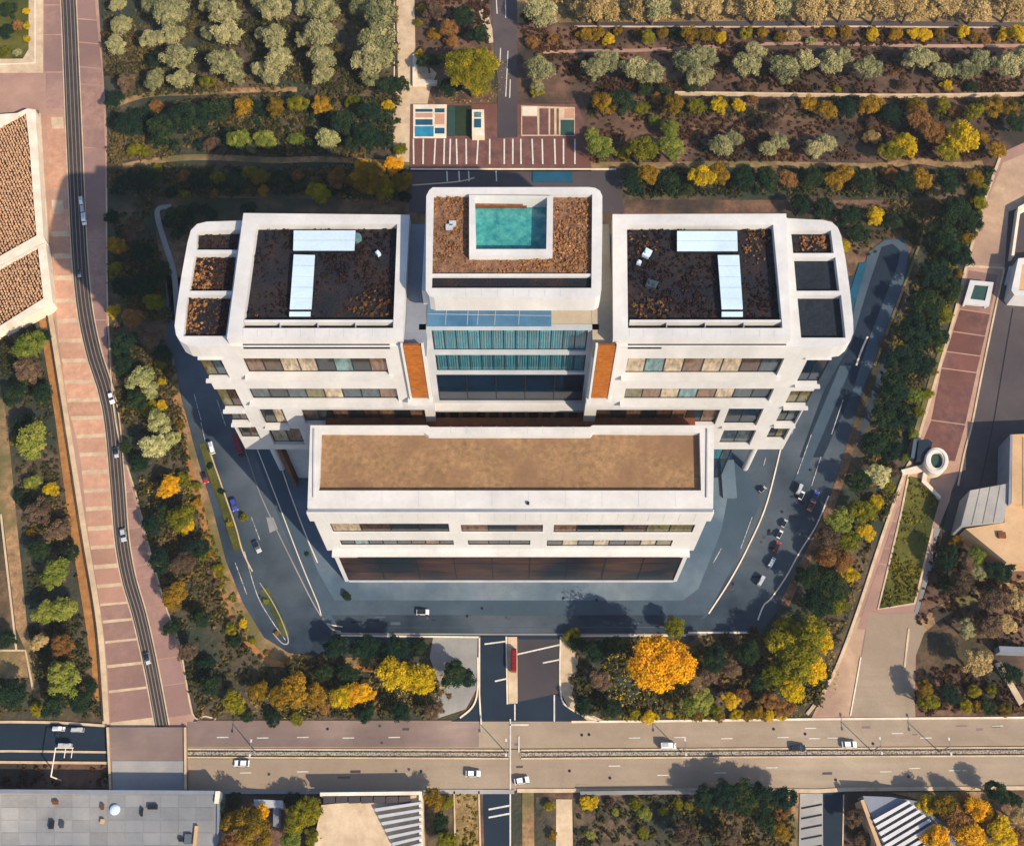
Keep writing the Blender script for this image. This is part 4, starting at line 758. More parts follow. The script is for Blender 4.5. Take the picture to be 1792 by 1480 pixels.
# ================================================================== VEHICLES
def carbody(Lg, Wd, prof, mb, mi=0):
    n = len(prof)
    for s in (-1, 1): pass
    k = len(mb.v)
    for s in (-1, 1):
        for x, z, wf in prof: mb.v.append((x * Lg, s * Wd / 2 * wf, z))
    f = [tuple(range(k, k + n)), tuple(range(k + n, k + 2 * n))[::-1]]
    for i in range(n):
        j = (i + 1) % n; f.append((k + j, k + i, k + n + i, k + n + j))
    mb.f += f; mb.mi += [mi] * len(f)
CM = {c: mat('paint_' + c, v, rough=.3, spec=.5) for c, v in dict(white=rgb(238, 238, 240, .85), silver=rgb(180, 186, 194, .8), red=rgb(170, 24, 24, .9), blue=rgb(50, 70, 170, .9), dark=rgb(36, 38, 44, .9), orange=rgb(230, 130, 60, .9), darkred=rgb(120, 20, 24, .9)).items()}
tyre = mat('tyre', rgb(26, 26, 28), rough=.9)
def vehicle(px, py, ang, colour, label, kind='car', name=None, sc=1.0):
    Lg, Wd, Hh = {'car': (4.3, 1.85, 1.45), 'van': (5.6, 2.1, 2.3), 'bus': (10.5, 2.6, 3.1), 'truck': (7, 2.4, 2.9)}[kind]
    sc *= .86; Lg *= sc; Wd *= sc; Hh *= min(1, sc + .15)
    X, Y = G(px, py, .3); a = math.atan2(G(px + math.cos(R(ang)) * 10, py - math.sin(R(ang)) * 10)[1] - G(px, py)[1], G(px + math.cos(R(ang)) * 10, py - math.sin(R(ang)) * 10)[0] - G(px, py)[0])
    r = empty(name or {'car': 'car', 'van': 'van', 'bus': 'bus', 'truck': 'truck'}[kind], (X, Y, .30), a, label, kind, 'vehicles on the roads' if kind == 'car' else None)
    if kind == 'car':
        prof = [(-.5, .35, .94), (-.5, .75, .92), (-.46, .88, .9), (.24, .9, .95), (.46, .76, .88), (.5, .6, .84), (.5, .35, .88)]
        mb = MB(); carbody(Lg, Wd, prof[::-1], mb); mb.build('body', CM[colour], r)
        gl = [(-.44, .88, .86), (-.34, 1.30, .74), (.06, 1.32, .74), (.24, .9, .86)]
        mb = MB(); carbody(Lg, Wd, gl[::-1], mb); mb.build('windows', GL[0], r)
        MB().box(-.33 * Lg, .05 * Lg, -.36 * Wd, .36 * Wd, 1.30, Hh - .08).build('roof', CM[colour], r)
        for s in (-1, 1): MB().box(.465 * Lg, .505 * Lg, s * .38 * Wd - .18, s * .38 * Wd + .18, .55, .7).build('headlight', M['white'], r)
        ws = [(-.31, -1), (-.31, 1), (.31, -1), (.31, 1)]
    else:
        mb = MB(); prof = [(-.5, .4, .98), (-.5, Hh - .1, .94), (-.48, Hh, .92), (.44 if kind != 'van' else .2, Hh, .92), (.49 if kind != 'van' else .34, Hh * .62, .96), (.5, Hh * .45, .96), (.5, .4, .96)]
        carbody(Lg, Wd, prof[::-1], mb); mb.build('body', CM[colour], r)
        MB().box(.3 * Lg, .34 * Lg if kind == 'van' else .497 * Lg, -.44 * Wd, .44 * Wd, Hh * .5, Hh * .8).build('windscreen', GL[0], r)
        for s in (-1, 1): MB().box(-.44 * Lg, .4 * Lg if kind == 'bus' else .2 * Lg, s * .485 * Wd, s * .5 * Wd, Hh * .5, Hh * .8).build('side_window', GL[0], r)
        for x in (-.3, 0, .28) if kind == 'bus' else (-.2,): MB().box(x * Lg - .7, x * Lg + .7, -.28 * Wd, .28 * Wd, Hh, Hh + .2).build('roof_unit', CM['silver'] if kind != 'bus' else CM['darkred'], r)
        ws = [(-.33, -1), (-.33, 1), (.33, -1), (.33, 1)]
    for x, s in ws: MB().tube((x * Lg, s * Wd * .38, .36), (x * Lg, s * Wd * .48, .36), .36, .36, 12).build('wheel', tyre, r)
    return r
V = vehicle
V(1169, 1306, 0, 'white', 'white van with dark windscreen straddling the tramway east of the junction', 'van', sc=.8)
V(1485, 1303, 0, 'white', 'small white car on the main road further east than the van')
V(1396, 1309, 0, 'dark', 'dark car on the tramway west of the small white car')
V(424, 1336, 180, 'white', 'white car on the southern carriageway just east of the bridge')
V(828, 1354, 0, 'white', 'white car on the southern carriageway left of the junction')
V(913, 1366, 10, 'white', 'white car at the junction beside the side road')
V(105, 1276, 0, 'white', 'white van on the dark lower road at far left', 'van', sc=.6); V(138, 1278, 0, 'silver', 'pale truck behind the white van on the dark lower road', 'truck', sc=.5)
V(116, 1306, 180, 'silver', 'silver truck on the near lane of the dark lower road', 'truck', sc=.55)
V(899, 1157, 90, 'darkred', 'long dark red bus parked on the pale entrance island', 'bus', sc=.66)
V(418, 782, -72, 'darkred', 'long dark red bus parked beside the west wing on the ring road', 'bus', sc=.7)
V(144, 356, -84, 'white', 'white truck on the tram street, uppermost of three white vehicles', 'truck', sc=.5); V(146, 371, -84, 'silver', 'silver van on the tram street between two white vehicles', 'van', sc=.6); V(149, 387, -86, 'white', 'white van on the tram street, lowest of three white vehicles', 'van', sc=.75)
V(140, 480, -85, 'silver', 'silver car on the tram street below the lower tiled house', sc=.7)
V(196, 698, -75, 'white', 'white car on the tram street at the bend by the silvery tree', sc=.95); V(205, 793, -86, 'silver', 'light blue grey car halfway down the tram street', sc=.8)
V(217, 937, -82, 'silver', 'silver car on the tram street in its lower part'); V(259, 1153, -75, 'silver', 'pale car on the tram street nearest the bridge', sc=.8)
V(372, 786, -75, 'white', 'white truck on the west ring road above the small red car', 'truck', sc=.55); V(360, 838, -72, 'red', 'small red car on the west ring road beside the planted median', sc=.8)
V(410, 884, -72, 'blue', 'blue car on the west ring road beside the planted median'); V(451, 958, -65, 'silver', 'silver car on the west ring road above the sandy crossing', sc=.9)
V(740, 1072, 0, 'white', 'white car on the lane south of the office building', sc=.9)
V(1425, 870, 62, 'blue', 'blue car on the east ring road ahead of the orange one', sc=.9); V(1419, 886, 62, 'orange', 'orange car on the east ring road behind the blue one', sc=.9)
V(1372, 917, 62, 'silver', 'silver car on the east ring road, upper of the pair near the red car', sc=.65); V(1364, 936, 62, 'white', 'white car on the east ring road just above the red car', sc=.65); V(1359, 958, 65, 'red', 'small red car on the east ring road', sc=.8)
V(1350, 985, 62, 'white', 'white van on the east ring road just below the red car', 'van', sc=.6); V(1331, 1018, 60, 'silver', 'silver truck on the east ring road, lowest vehicle of the queue', 'truck', sc=.5)
V(1398, 858, 65, 'silver', 'silver truck on the east ring road left of the blue car', 'truck', sc=.5); V(1402, 868, 66, 'white', 'white car squeezed between silver truck and blue car on east ring', sc=.7)
V(1334, 858, 40, 'silver', 'pale car parked at an angle on the east inner lane', sc=.6)

# ================================================================== VEGETATION
def cloudmesh(name, C, Rd, k, ls, rs, shell=.75, flat=1.0, up=.25, mi=None, tint=None):
    N = len(C); n = N * k
    c = np.repeat(C, k, 0); r = np.repeat(Rd, k)
    d = rs.normal(size=(n, 3)); d /= np.linalg.norm(d, axis=1)[:, None]; d[:, 2] = np.where(d[:, 2] < -.3, -d[:, 2], d[:, 2])
    u = shell + (1 - shell) * rs.random(n)
    p = c + d * (r * u)[:, None] * np.array([1, 1, flat])
    nn = d * .75 + rs.normal(size=(n, 3)) * .55 + np.array([0, 0, up]); nn /= np.linalg.norm(nn, axis=1)[:, None]
    t = np.cross(nn, rs.normal(size=(n, 3))); t /= np.linalg.norm(t, axis=1)[:, None]; b = np.cross(nn, t)
    s = (ls if np.isscalar(ls) else np.repeat(ls, k)) * (0.6 + .8 * rs.random(n)); s = s[:, None]
    V_ = np.stack([p - t * s - b * s * .7, p + t * s - b * s * .7, p + t * s + b * s * .7, p - t * s + b * s * .7], 1).reshape(-1, 3)
    me = bpy.data.meshes.new(name); me.vertices.add(4 * n); me.vertices.foreach_set('co', V_.astype(np.float32).ravel())
    me.loops.add(4 * n); me.loops.foreach_set('vertex_index', np.arange(4 * n, dtype=np.int32)); me.polygons.add(n)
    me.polygons.foreach_set('loop_start', np.arange(0, 4 * n, 4, dtype=np.int32)); me.polygons.foreach_set('loop_total', np.full(n, 4, dtype=np.int32))
    tn = np.repeat(tint if tint is not None else rs.random(N), k) * .8 + rs.random(n) * .2
    at = me.attributes.new('tint', 'FLOAT', 'POINT'); at.data.foreach_set('value', np.repeat(tn, 4).astype(np.float32))
    me.update(); me.validate(); return me
def crown(seed, big=False):
    rs = np.random.RandomState(seed); nl = 70 if big else 34
    d = rs.normal(size=(nl, 3)); d /= np.linalg.norm(d, axis=1)[:, None]; d[:, 2] = np.abs(d[:, 2]) * 1.0 - .25
    ph = rs.random(3) * 6.28; az = np.arctan2(d[:, 1], d[:, 0]); q = .35 if big else .7; rr = .72 + q * (.15 * np.sin(2 * az + ph[0]) + .12 * np.sin(3 * az + ph[1])) + rs.uniform(-.2, .12, nl) * (.7 if big else 1); rr = np.minimum(rr, .84)
    C = d * rr[:, None] * np.array([1, 1, .8]); C *= np.array([rs.uniform(.82, 1.1), rs.uniform(.82, 1.1), 1]); C = np.concatenate([C, np.clip(rs.normal(size=(6, 3)) * .18, -.35, .35)])
    Rd = np.concatenate([rs.uniform(.13, .27, nl) if big else rs.uniform(.16, .34, nl), np.full(6, .4)])
    return cloudmesh('crown', C, Rd, 260 if big else 150, .0175 if big else .031, rs, shell=.5)
CR = {}
def crown_for(kind, i, big):
    k = (kind, i, big)
    if k not in CR:
        base = (None, i, big)
        if base not in CR: CR[base] = crown(100 + i * 7 + (50 if big else 0), big)
        me = CR[base].copy(); me.materials.clear(); me.materials.append(MATS['leaf_' + kind]); CR[k] = me
    return CR[k]
mb = MB(); mb.tube((0, 0, 0), (.03, .02, .55), .09, .06, 8); mb.tube((.03, .02, .5), (.35, .1, 1.0), .05, .02, 6); mb.tube((.03, .02, .5), (-.3, .25, 1.05), .05, .02, 6); mb.tube((.03, .02, .45), (0, -.35, .95), .045, .02, 6)
TRUNK = mb.mesh('trunk'); TRUNK.materials.append(M['bark'])
rt = random.Random(77)
def tree(px, py, rp, kind, label, group, shrub=False, asp=1.0):
    sc = rp * .163 * 1.12; zc = sc * (.6 if shrub else 1.3)
    X, Y = G(px, py, zc); X2 = G(px + rp, py, zc)[0]; sc = (X2 - X) * (1.06 if kind != 'dark' else 1.12)
    nm = {'olive': 'olive_tree', 'pale': 'silvery_tree', 'straw': 'dry_tree', 'dark': 'evergreen_tree'}.get(kind, 'autumn_tree')
    if shrub: nm = 'shrub'
    r = empty(nm, (X, Y, 0), rt.uniform(0, 6.28), label, 'shrub' if shrub else 'tree', group)
    big = rp >= 40
    c = link('crown', crown_for(kind, rt.randrange(3 if big else 8), big), None, r); c.location = (0, 0, zc); c.scale = (sc, sc * asp, sc * rt.uniform(.85, 1.05))
    t = link('trunk', TRUNK, None, r); h = zc; t.scale = (h * .9, h * .9, h)
    return r
DESC = {'olive': 'silvery olive tree', 'pale': 'pale silvery green tree', 'straw': 'straw coloured dry tree', 'yellow': 'bright yellow tree', 'orange': 'bright orange tree', 'lime': 'yellow green tree', 'green': 'light green tree', 'dark': 'dark green tree', 'ochre': 'ochre autumn tree', 'brown': 'rusty brown tree', 'mauve': 'bare brown grey tree'}
def row(where, group, items, shrub=None):
    items = sorted(items)
    for i, it in enumerate(items):
        x, y, r, k = it[:4]; sh = (r < 17) if shrub is None else shrub
        d = DESC[k]; d = d.replace('tree', 'bush') if sh else d
        tree(x, y, r, k, f'{d}, {ORD[i]} from left {where}', group, sh)
jit = random.Random(5)
# north-west grove of silvery trees in columns
g = 'silvery trees in the northwest grove'
row('in the topmost row of the grove', g, [(206, 8, 17, 'olive'), (266, 10, 21, 'olive'), (298, 22, 36, 'olive'), (368, 8, 21, 'olive'), (392, 20, 31, 'olive'), (456, 4, 21, 'olive'), (482, 18, 27, 'olive'), (532, 12, 23, 'olive'), (562, 16, 31, 'olive'), (634, 8, 25, 'olive'), (662, 26, 36, 'olive')], False)
row('in the second row of the grove', g, [(212, 46, 22, 'olive'), (266, 68, 21, 'olive'), (302, 62, 25, 'olive'), (366, 60, 17, 'olive'), (396, 60, 27, 'olive'), (458, 60, 16, 'olive'), (482, 66, 27, 'olive'), (530, 70, 17, 'olive'), (560, 58, 31, 'olive'), (662, 68, 36, 'olive')], False)
row('in the third row of the grove', g, [(206, 78, 22, 'olive'), (272, 104, 16, 'dark'), (312, 104, 31, 'olive'), (366, 104, 14, 'dark'), (392, 108, 32, 'olive'), (484, 106, 30, 'olive'), (454, 122, 17, 'olive'), (560, 104, 31, 'olive'), (622, 104, 14, 'dark'), (654, 106, 36, 'olive')], False)
row('in the lowest row of the grove', g, [(222, 146, 18, 'mauve'), (272, 140, 21, 'olive'), (316, 140, 23, 'olive'), (362, 144, 14, 'lime'), (412, 134, 19, 'olive'), (474, 134, 21, 'olive'), (564, 132, 21, 'olive'), (648, 132, 21, 'olive')], False)
for (a, b) in (((190, 0), (200, 170)), ): pass
row('in the dark belt under the grove', 'dark trees under the northwest grove', [(200, 175, 18, 'dark'), (228, 220, 26, 'dark'), (275, 187, 15, 'brown'), (284, 226, 28, 'dark'), (330, 205, 30, 'dark'), (380, 195, 28, 'dark'), (405, 236, 16, 'dark'), (426, 188, 20, 'ochre'), (452, 188, 16, 'dark'), (482, 190, 19, 'ochre'), (521, 182, 19, 'lime'), (563, 185, 20, 'ochre'), (600, 215, 26, 'dark'), (617, 178, 14, 'lime'), (645, 195, 22, 'dark'), (640, 240, 26, 'dark'), (680, 185, 12, 'yellow'), (700, 150, 18, 'dark'), (675, 150, 18, 'dark')])
row('above the sandy path', 'trees above the sandy path', [(235, 262, 14, 'lime'), (256, 266, 12, 'lime'), (418, 246, 22, 'green'), (440, 258, 12, 'olive'), (465, 246, 22, 'green'), (519, 244, 16, 'green'), (573, 243, 24, 'pale'), (616, 250, 18, 'dark'), (672, 246, 20, 'dark'), (700, 262, 14, 'lime'), (545, 252, 14, 'dark'), (370, 252, 16, 'mauve')])
row('below the sandy path', 'trees below the sandy path', [(225, 320, 22, 'dark'), (262, 312, 22, 'dark'), (275, 296, 12, 'lime'), (322, 309, 14, 'brown'), (350, 320, 20, 'dark'), (382, 312, 15, 'lime'), (412, 320, 20, 'dark'), (437, 302, 15, 'lime'), (455, 310, 18, 'ochre'), (461, 334, 12, 'ochre'), (490, 316, 20, 'dark'), (521, 308, 13, 'brown'), (555, 340, 25, 'lime'), (590, 312, 20, 'brown'), (646, 312, 40, 'ochre'), (632, 292, 16, 'orange'), (668, 330, 24, 'lime'), (690, 290, 20, 'orange'), (704, 318, 22, 'ochre'), (708, 345, 12, 'dark'), (325, 340, 10, 'lime'), (375, 340, 10, 'ochre'), (300, 335, 12, 'dark')])
row('in the bed beside the north road', 'trees in the north bed', [(738, 15, 10, 'yellow'), (732, 40, 9, 'lime'), (734, 96, 10, 'yellow'), (760, 20, 20, 'mauve'), (786, 50, 20, 'brown'), (790, 74, 14, 'brown'), (760, 60, 14, 'ochre'), (812, 30, 22, 'dark'), (840, 62, 18, 'dark'), (770, 100, 9, 'lime'), (750, 110, 20, 'dark'), (790, 150, 22, 'dark')])
tree(826, 122, 52, 'lime', 'large yellow and lime green tree beside the north road', None); tree(848, 120, 28, 'yellow', 'yellow crown added as the sunlit side of the large lime green tree', None)  # second crown puts the sunlit side of the first into yellow leaves
# north-east rows
row('in the top row east of the north road', 'crowns of the top northeast row', [(945, 20, 32, 'olive'), (925, 30, 16, 'dark'), (1018, 18, 22, 'straw'), (1050, 14, 34, 'straw'), (1118, 16, 26, 'straw'), (1145, 12, 34, 'olive'), (1212, 10, 26, 'straw'), (1240, 12, 30, 'straw'), (1290, 14, 22, 'straw'), (1326, 12, 34, 'straw'), (1368, 12, 26, 'olive'), (1420, 14, 34, 'straw'), (1478, 10, 32, 'straw'), (1536, 14, 32, 'straw'), (1592, 12, 32, 'straw'), (1650, 10, 32, 'straw'), (1708, 14, 32, 'straw'), (1768, 10, 32, 'straw')], False)
row('in the golden row along the lane', 'golden shrubs along the lane', [(932, 75, 15, 'brown'), (968, 68, 12, 'brown'), (1024, 62, 16, 'ochre'), (1046, 60, 16, 'ochre'), (1066, 70, 13, 'yellow'), (1082, 54, 10, 'ochre'), (1118, 60, 12, 'ochre'), (1132, 66, 17, 'lime'), (1160, 58, 13, 'ochre'), (1186, 58, 15, 'dark'), (1206, 60, 18, 'ochre'), (1236, 62, 17, 'ochre'), (1262, 66, 12, 'yellow'), (1306, 58, 14, 'lime'), (1334, 58, 12, 'ochre'), (1366, 66, 14, 'ochre'), (1388, 64, 14, 'straw'), (1420, 72, 10, 'pale'), (1452, 58, 12, 'ochre'), (1480, 56, 14, 'ochre'), (1526, 60, 14, 'yellow'), (1566, 60, 15, 'ochre'), (1600, 60, 14, 'yellow'), (1618, 62, 15, 'yellow')])
row('at the far right of the golden row', 'golden shrubs along the lane', [(1644, 60, 12, 'ochre'), (1684, 56, 14, 'yellow'), (1704, 64, 12, 'ochre'), (1724, 68, 12, 'brown'), (1758, 62, 16, 'yellow'), (1782, 60, 18, 'yellow')])
row('in the silvery orchard row', 'silvery orchard row', [(945, 122, 28, 'olive'), (940, 150, 14, 'olive'), (1040, 122, 24, 'olive'), (1062, 106, 24, 'olive'), (1110, 122, 26, 'olive'), (1142, 130, 26, 'olive'), (1204, 112, 28, 'olive'), (1232, 98, 24, 'olive'), (1226, 134, 24, 'olive'), (1306, 116, 26, 'olive'), (1322, 92, 20, 'olive'), (1372, 120, 30, 'olive'), (1408, 108, 24, 'olive'), (1452, 110, 26, 'olive'), (1474, 102, 20, 'olive'), (1518, 120, 26, 'olive'), (1606, 104, 28, 'olive'), (1630, 100, 14, 'olive'), (1648, 124, 20, 'olive'), (1692, 124, 24, 'olive'), (1716, 106, 22, 'olive'), (1760, 116, 28, 'olive'), (1788, 100, 26, 'olive')], False)
row('below the silvery orchard row', 'bushes under the silvery row', [(938, 160, 14, 'lime'), (1128, 158, 16, 'dark'), (1160, 160, 14, 'dark'), (1208, 152, 14, 'dark'), (1465, 156, 8, 'lime'), (1656, 150, 12, 'yellow'), (1580, 150, 14, 'mauve'), (1700, 152, 12, 'dark'), (1300, 152, 12, 'mauve')])
row('in the dark and gold belt', 'belt of dark and golden trees', [(1058, 182, 24, 'ochre'), (1090, 180, 26, 'dark'), (1122, 190, 15, 'lime'), (1148, 172, 12, 'brown'), (1180, 184, 22, 'ochre'), (1218, 186, 18, 'lime'), (1258, 186, 17, 'yellow'), (1293, 184, 14, 'yellow'), (1316, 176, 12, 'brown'), (1376, 188, 20, 'mauve'), (1416, 182, 18, 'ochre'), (1446, 192, 20, 'ochre'), (1480, 190, 22, 'dark'), (1524, 184, 22, 'ochre'), (1560, 200, 20, 'dark'), (1604, 188, 20, 'ochre'), (1650, 184, 16, 'lime'), (1672, 196, 15, 'brown'), (1706, 198, 20, 'lime'), (1738, 186, 22, 'ochre'), (1768, 190, 20, 'ochre'), (1776, 215, 18, 'dark')])
row('in the mixed row above the long footpath', 'mixed trees above the long footpath', [(1036, 236, 16, 'green'), (1048, 256, 26, 'green'), (1090, 270, 16, 'lime'), (1122, 264, 30, 'lime'), (1146, 212, 14, 'green'), (1172, 226, 20, 'green'), (1176, 258, 26, 'green'), (1262, 256, 24, 'olive'), (1284, 244, 18, 'olive'), (1344, 260, 18, 'olive'), (1364, 248, 18, 'olive'), (1426, 262, 20, 'olive'), (1446, 250, 20, 'olive'), (1524, 216, 14, 'mauve'), (1526, 240, 16, 'straw'), (1560, 266, 22, 'lime'), (1586, 254, 24, 'yellow'), (1610, 212, 26, 'brown'), (1634, 232, 26, 'brown'), (1660, 262, 24, 'lime'), (1684, 240, 34, 'yellow'), (1716, 242, 16, 'ochre'), (1744, 262, 18, 'ochre'), (1350, 216, 20, 'mauve')])
row('in the dark row behind the building', 'dark row behind the building', [(1104, 314, 20, 'dark'), (1136, 306, 22, 'ochre'), (1170, 318, 22, 'dark'), (1200, 332, 14, 'dark'), (1230, 310, 24, 'yellow'), (1258, 304, 22, 'ochre'), (1300, 312, 24, 'dark'), (1340, 316, 24, 'dark'), (1376, 313, 20, 'brown'), (1420, 312, 22, 'dark'), (1460, 318, 20, 'ochre'), (1478, 304, 20, 'ochre'), (1514, 316, 22, 'dark'), (1556, 306, 16, 'brown'), (1585, 318, 20, 'dark'), (1613, 312, 22, 'ochre'), (1655, 318, 24, 'dark'), (1706, 312, 18, 'ochre'), (1715, 336, 14, 'dark')])
row('behind the east wing', 'trees behind the east wing', [(1400, 362, 20, 'dark'), (1440, 366, 22, 'dark'), (1484, 380, 24, 'dark'), (1478, 430, 12, 'yellow'), (1500, 410, 20, 'dark'), (1530, 380, 18, 'yellow'), (1562, 388, 18, 'dark'), (1590, 390, 16, 'dark')])
row('in the dark belt east of the ring road', 'dark belt east of the ring road', [(1668, 368, 30, 'dark'), (1700, 390, 24, 'dark'), (1650, 420, 32, 'dark'), (1682, 450, 22, 'dark'), (1636, 476, 30, 'dark'), (1664, 508, 24, 'dark'), (1620, 530, 30, 'dark'), (1650, 550, 20, 'lime'), (1598, 580, 30, 'dark'), (1636, 590, 22, 'dark'), (1578, 630, 30, 'dark'), (1618, 640, 20, 'dark'), (1562, 680, 28, 'dark'), (1600, 690, 18, 'green'), (1545, 728, 28, 'dark'), (1584, 738, 18, 'dark'), (1552, 600, 14, 'mauve'), (1530, 776, 24, 'dark'), (1560, 790, 20, 'dark'), (1712, 356, 16, 'lime'), (1690, 420, 12, 'ochre')])  # deep shade of this belt is put into the dark leaf colour
row('in the lower east promenade wood', 'wood beside the lower east promenade', [(1536, 832, 24, 'pale'), (1562, 822, 14, 'mauve'), (1500, 840, 24, 'dark'), (1556, 850, 14, 'lime'), (1470, 912, 28, 'green'), (1510, 896, 26, 'lime'), (1532, 880, 16, 'yellow'), (1450, 940, 24, 'mauve'), (1484, 946, 24, 'lime'), (1515, 930, 18, 'yellow'), (1448, 976, 22, 'brown'), (1474, 982, 22, 'brown'), (1420, 1010, 28, 'dark'), (1454, 1024, 30, 'dark'), (1486, 1006, 18, 'yellow'), (1430, 1056, 26, 'dark'), (1464, 1060, 20, 'lime'), (1372, 1100, 24, 'lime')])
row('in the sunny clump above the main road', 'sunny clump above the main road', [(1370, 1130, 32, 'lime'), (1414, 1112, 36, 'lime'), (1440, 1120, 22, 'yellow'), (1396, 1160, 38, 'lime'), (1420, 1170, 30, 'yellow'), (1360, 1180, 28, 'lime'), (1384, 1204, 26, 'yellow'), (1350, 1228, 18, 'brown'), (1376, 1240, 18, 'brown'), (1325, 1245, 14, 'ochre'), (1278, 1226, 17, 'yellow'), (1298, 1216, 16, 'brown'), (1230, 1226, 22, 'green'), (1206, 1236, 18, 'green'), (1254, 1245, 14, 'lime'), (1345, 1250, 12, 'yellow')])
tree(1156, 1162, 64, 'orange', 'huge bright orange tree south east of the entrance road', None); tree(1180, 1099, 22, 'lime', 'lime yellow tree poking out above the huge orange tree', None)
row('around the huge orange tree', 'bushes around the orange tree', [(1000, 1112, 16, 'lime'), (1008, 1128, 16, 'dark'), (1040, 1138, 24, 'dark'), (1074, 1130, 20, 'dark'), (1135, 1256, 14, 'yellow'), (1110, 1250, 12, 'lime'), (1050, 1190, 20, 'mauve'), (1250, 1150, 24, 'dark'), (1280, 1170, 20, 'mauve'), (1310, 1140, 24, 'dark'), (1240, 1185, 18, 'mauve'), (1330, 1190, 20, 'dark'), (1020, 1235, 18, 'dark'), (1070, 1240, 18, 'dark')])
tree(692, 1182, 34, 'yellow', 'golden yellow tree, left half of the pair west of the forecourt', None); tree(734, 1188, 32, 'yellow', 'golden yellow tree, right half of the pair west of the forecourt', None)
row('in the bed above the main road', 'trees in the bed above the main road', [(412, 1226, 24, 'lime'), (454, 1210, 20, 'ochre'), (490, 1218, 24, 'ochre'), (520, 1206, 32, 'ochre'), (552, 1216, 24, 'ochre'), (600, 1220, 24, 'yellow'), (625, 1212, 24, 'orange'), (652, 1216, 10, 'orange'), (566, 1240, 12, 'brown'), (430, 1250, 14, 'dark'), (480, 1255, 16, 'dark'), (520, 1256, 14, 'lime'), (590, 1130, 24, 'dark'), (640, 1132, 26, 'dark'), (690, 1134, 26, 'dark'), (733, 1132, 16, 'dark'), (610, 1180, 20, 'dark'), (565, 1176, 18, 'dark'), (790, 1180, 26, 'dark'), (815, 1185, 18, 'dark'), (640, 1248, 18, 'dark'), (700, 1244, 20, 'dark'), (760, 1244, 18, 'mauve')])
row('between tram street and upper ring road', 'trees between tram street and ring road', [(205, 428, 20, 'ochre'), (202, 470, 14, 'lime'), (195, 380, 14, 'dark'), (235, 400, 24, 'mauve'), (215, 505, 20, 'dark'), (250, 500, 24, 'dark'), (278, 470, 20, 'dark'), (268, 530, 20, 'lime'), (200, 545, 14, 'yellow'), (232, 556, 22, 'brown'), (220, 600, 24, 'dark'), (262, 590, 24, 'mauve'), (250, 440, 20, 'dark'), (285, 620, 18, 'dark'), (218, 640, 20, 'dark'), (240, 700, 20, 'dark'), (280, 640, 12, 'lime')])
row('beside the tram street bend', 'silvery trees beside the tram street', [(246, 664, 26, 'pale'), (262, 684, 18, 'pale'), (284, 668, 9, 'yellow'), (262, 715, 16, 'lime'), (278, 738, 24, 'pale'), (282, 710, 12, 'yellow'), (270, 778, 28, 'pale'), (300, 768, 16, 'pale'), (222, 780, 14, 'dark'), (245, 812, 18, 'dark')])
row('in the lower west strip', 'trees in the lower west strip', [(298, 852, 22, 'orange'), (322, 838, 14, 'lime'), (344, 850, 9, 'lime'), (292, 900, 20, 'dark'), (318, 904, 28, 'lime'), (328, 922, 16, 'yellow'), (276, 868, 6, 'orange'), (265, 920, 20, 'dark'), (305, 1042, 25, 'ochre'), (280, 980, 22, 'dark'), (320, 985, 24, 'mauve'), (345, 960, 20, 'dark'), (357, 975, 9, 'lime'), (383, 995, 13, 'lime'), (350, 1084, 20, 'dark'), (300, 1100, 16, 'dark'), (330, 1140, 20, 'mauve'), (360, 1160, 16, 'dark'), (404, 1100, 12, 'lime'), (412, 1122, 12, 'dark'), (425, 1090, 9, 'yellow'), (370, 1200, 20, 'dark')])
row('on the planted ring road median', 'bushes on the ring road median', [(427, 905, 9, 'lime'), (368, 815, 6, 'dark'), (388, 860, 6, 'dark'), (402, 915, 7, 'lime'), (465, 1052, 6, 'green'), (484, 1108, 5, 'ochre'), (537, 969, 4, 'dark'), (608, 1042, 9, 'dark')], True)
row('in the far left orchard', 'trees in the far left orchard', [(51, 606, 30, 'green'), (75, 590, 16, 'dark'), (49, 650, 26, 'mauve'), (28, 690, 22, 'dark'), (75, 690, 20, 'dark'), (62, 770, 36, 'green'), (34, 772, 16, 'lime'), (90, 855, 15, 'yellow'), (58, 845, 16, 'green'), (70, 895, 26, 'mauve'), (55, 932, 9, 'ochre'), (102, 930, 24, 'mauve'), (40, 740, 18, 'dark'), (70, 965, 22, 'dark'), (98, 1002, 28, 'green'), (120, 970, 18, 'dark'), (80, 1072, 24, 'green'), (112, 1066, 26, 'green'), (70, 1125, 18, 'straw'), (110, 1130, 24, 'brown')])
row('in the lower far left orchard', 'trees in the far left orchard', [(112, 1186, 34, 'green'), (140, 1230, 20, 'dark'), (90, 1235, 24, 'dark'), (65, 1240, 14, 'lime'), (20, 1215, 28, 'dark'), (12, 1120, 18, 'dark'), (160, 1200, 12, 'dark'), (35, 870, 14, 'dark')])
row('in the corner planter at the top left', 'bushes in the corner planter', [(46, 20, 8, 'yellow'), (47, 45, 8, 'yellow'), (47, 68, 8, 'yellow'), (15, 20, 18, 'dark'), (30, 45, 12, 'brown'), (12, 55, 14, 'dark'), (10, 90, 12, 'lime'), (30, 92, 9, 'olive')], True)
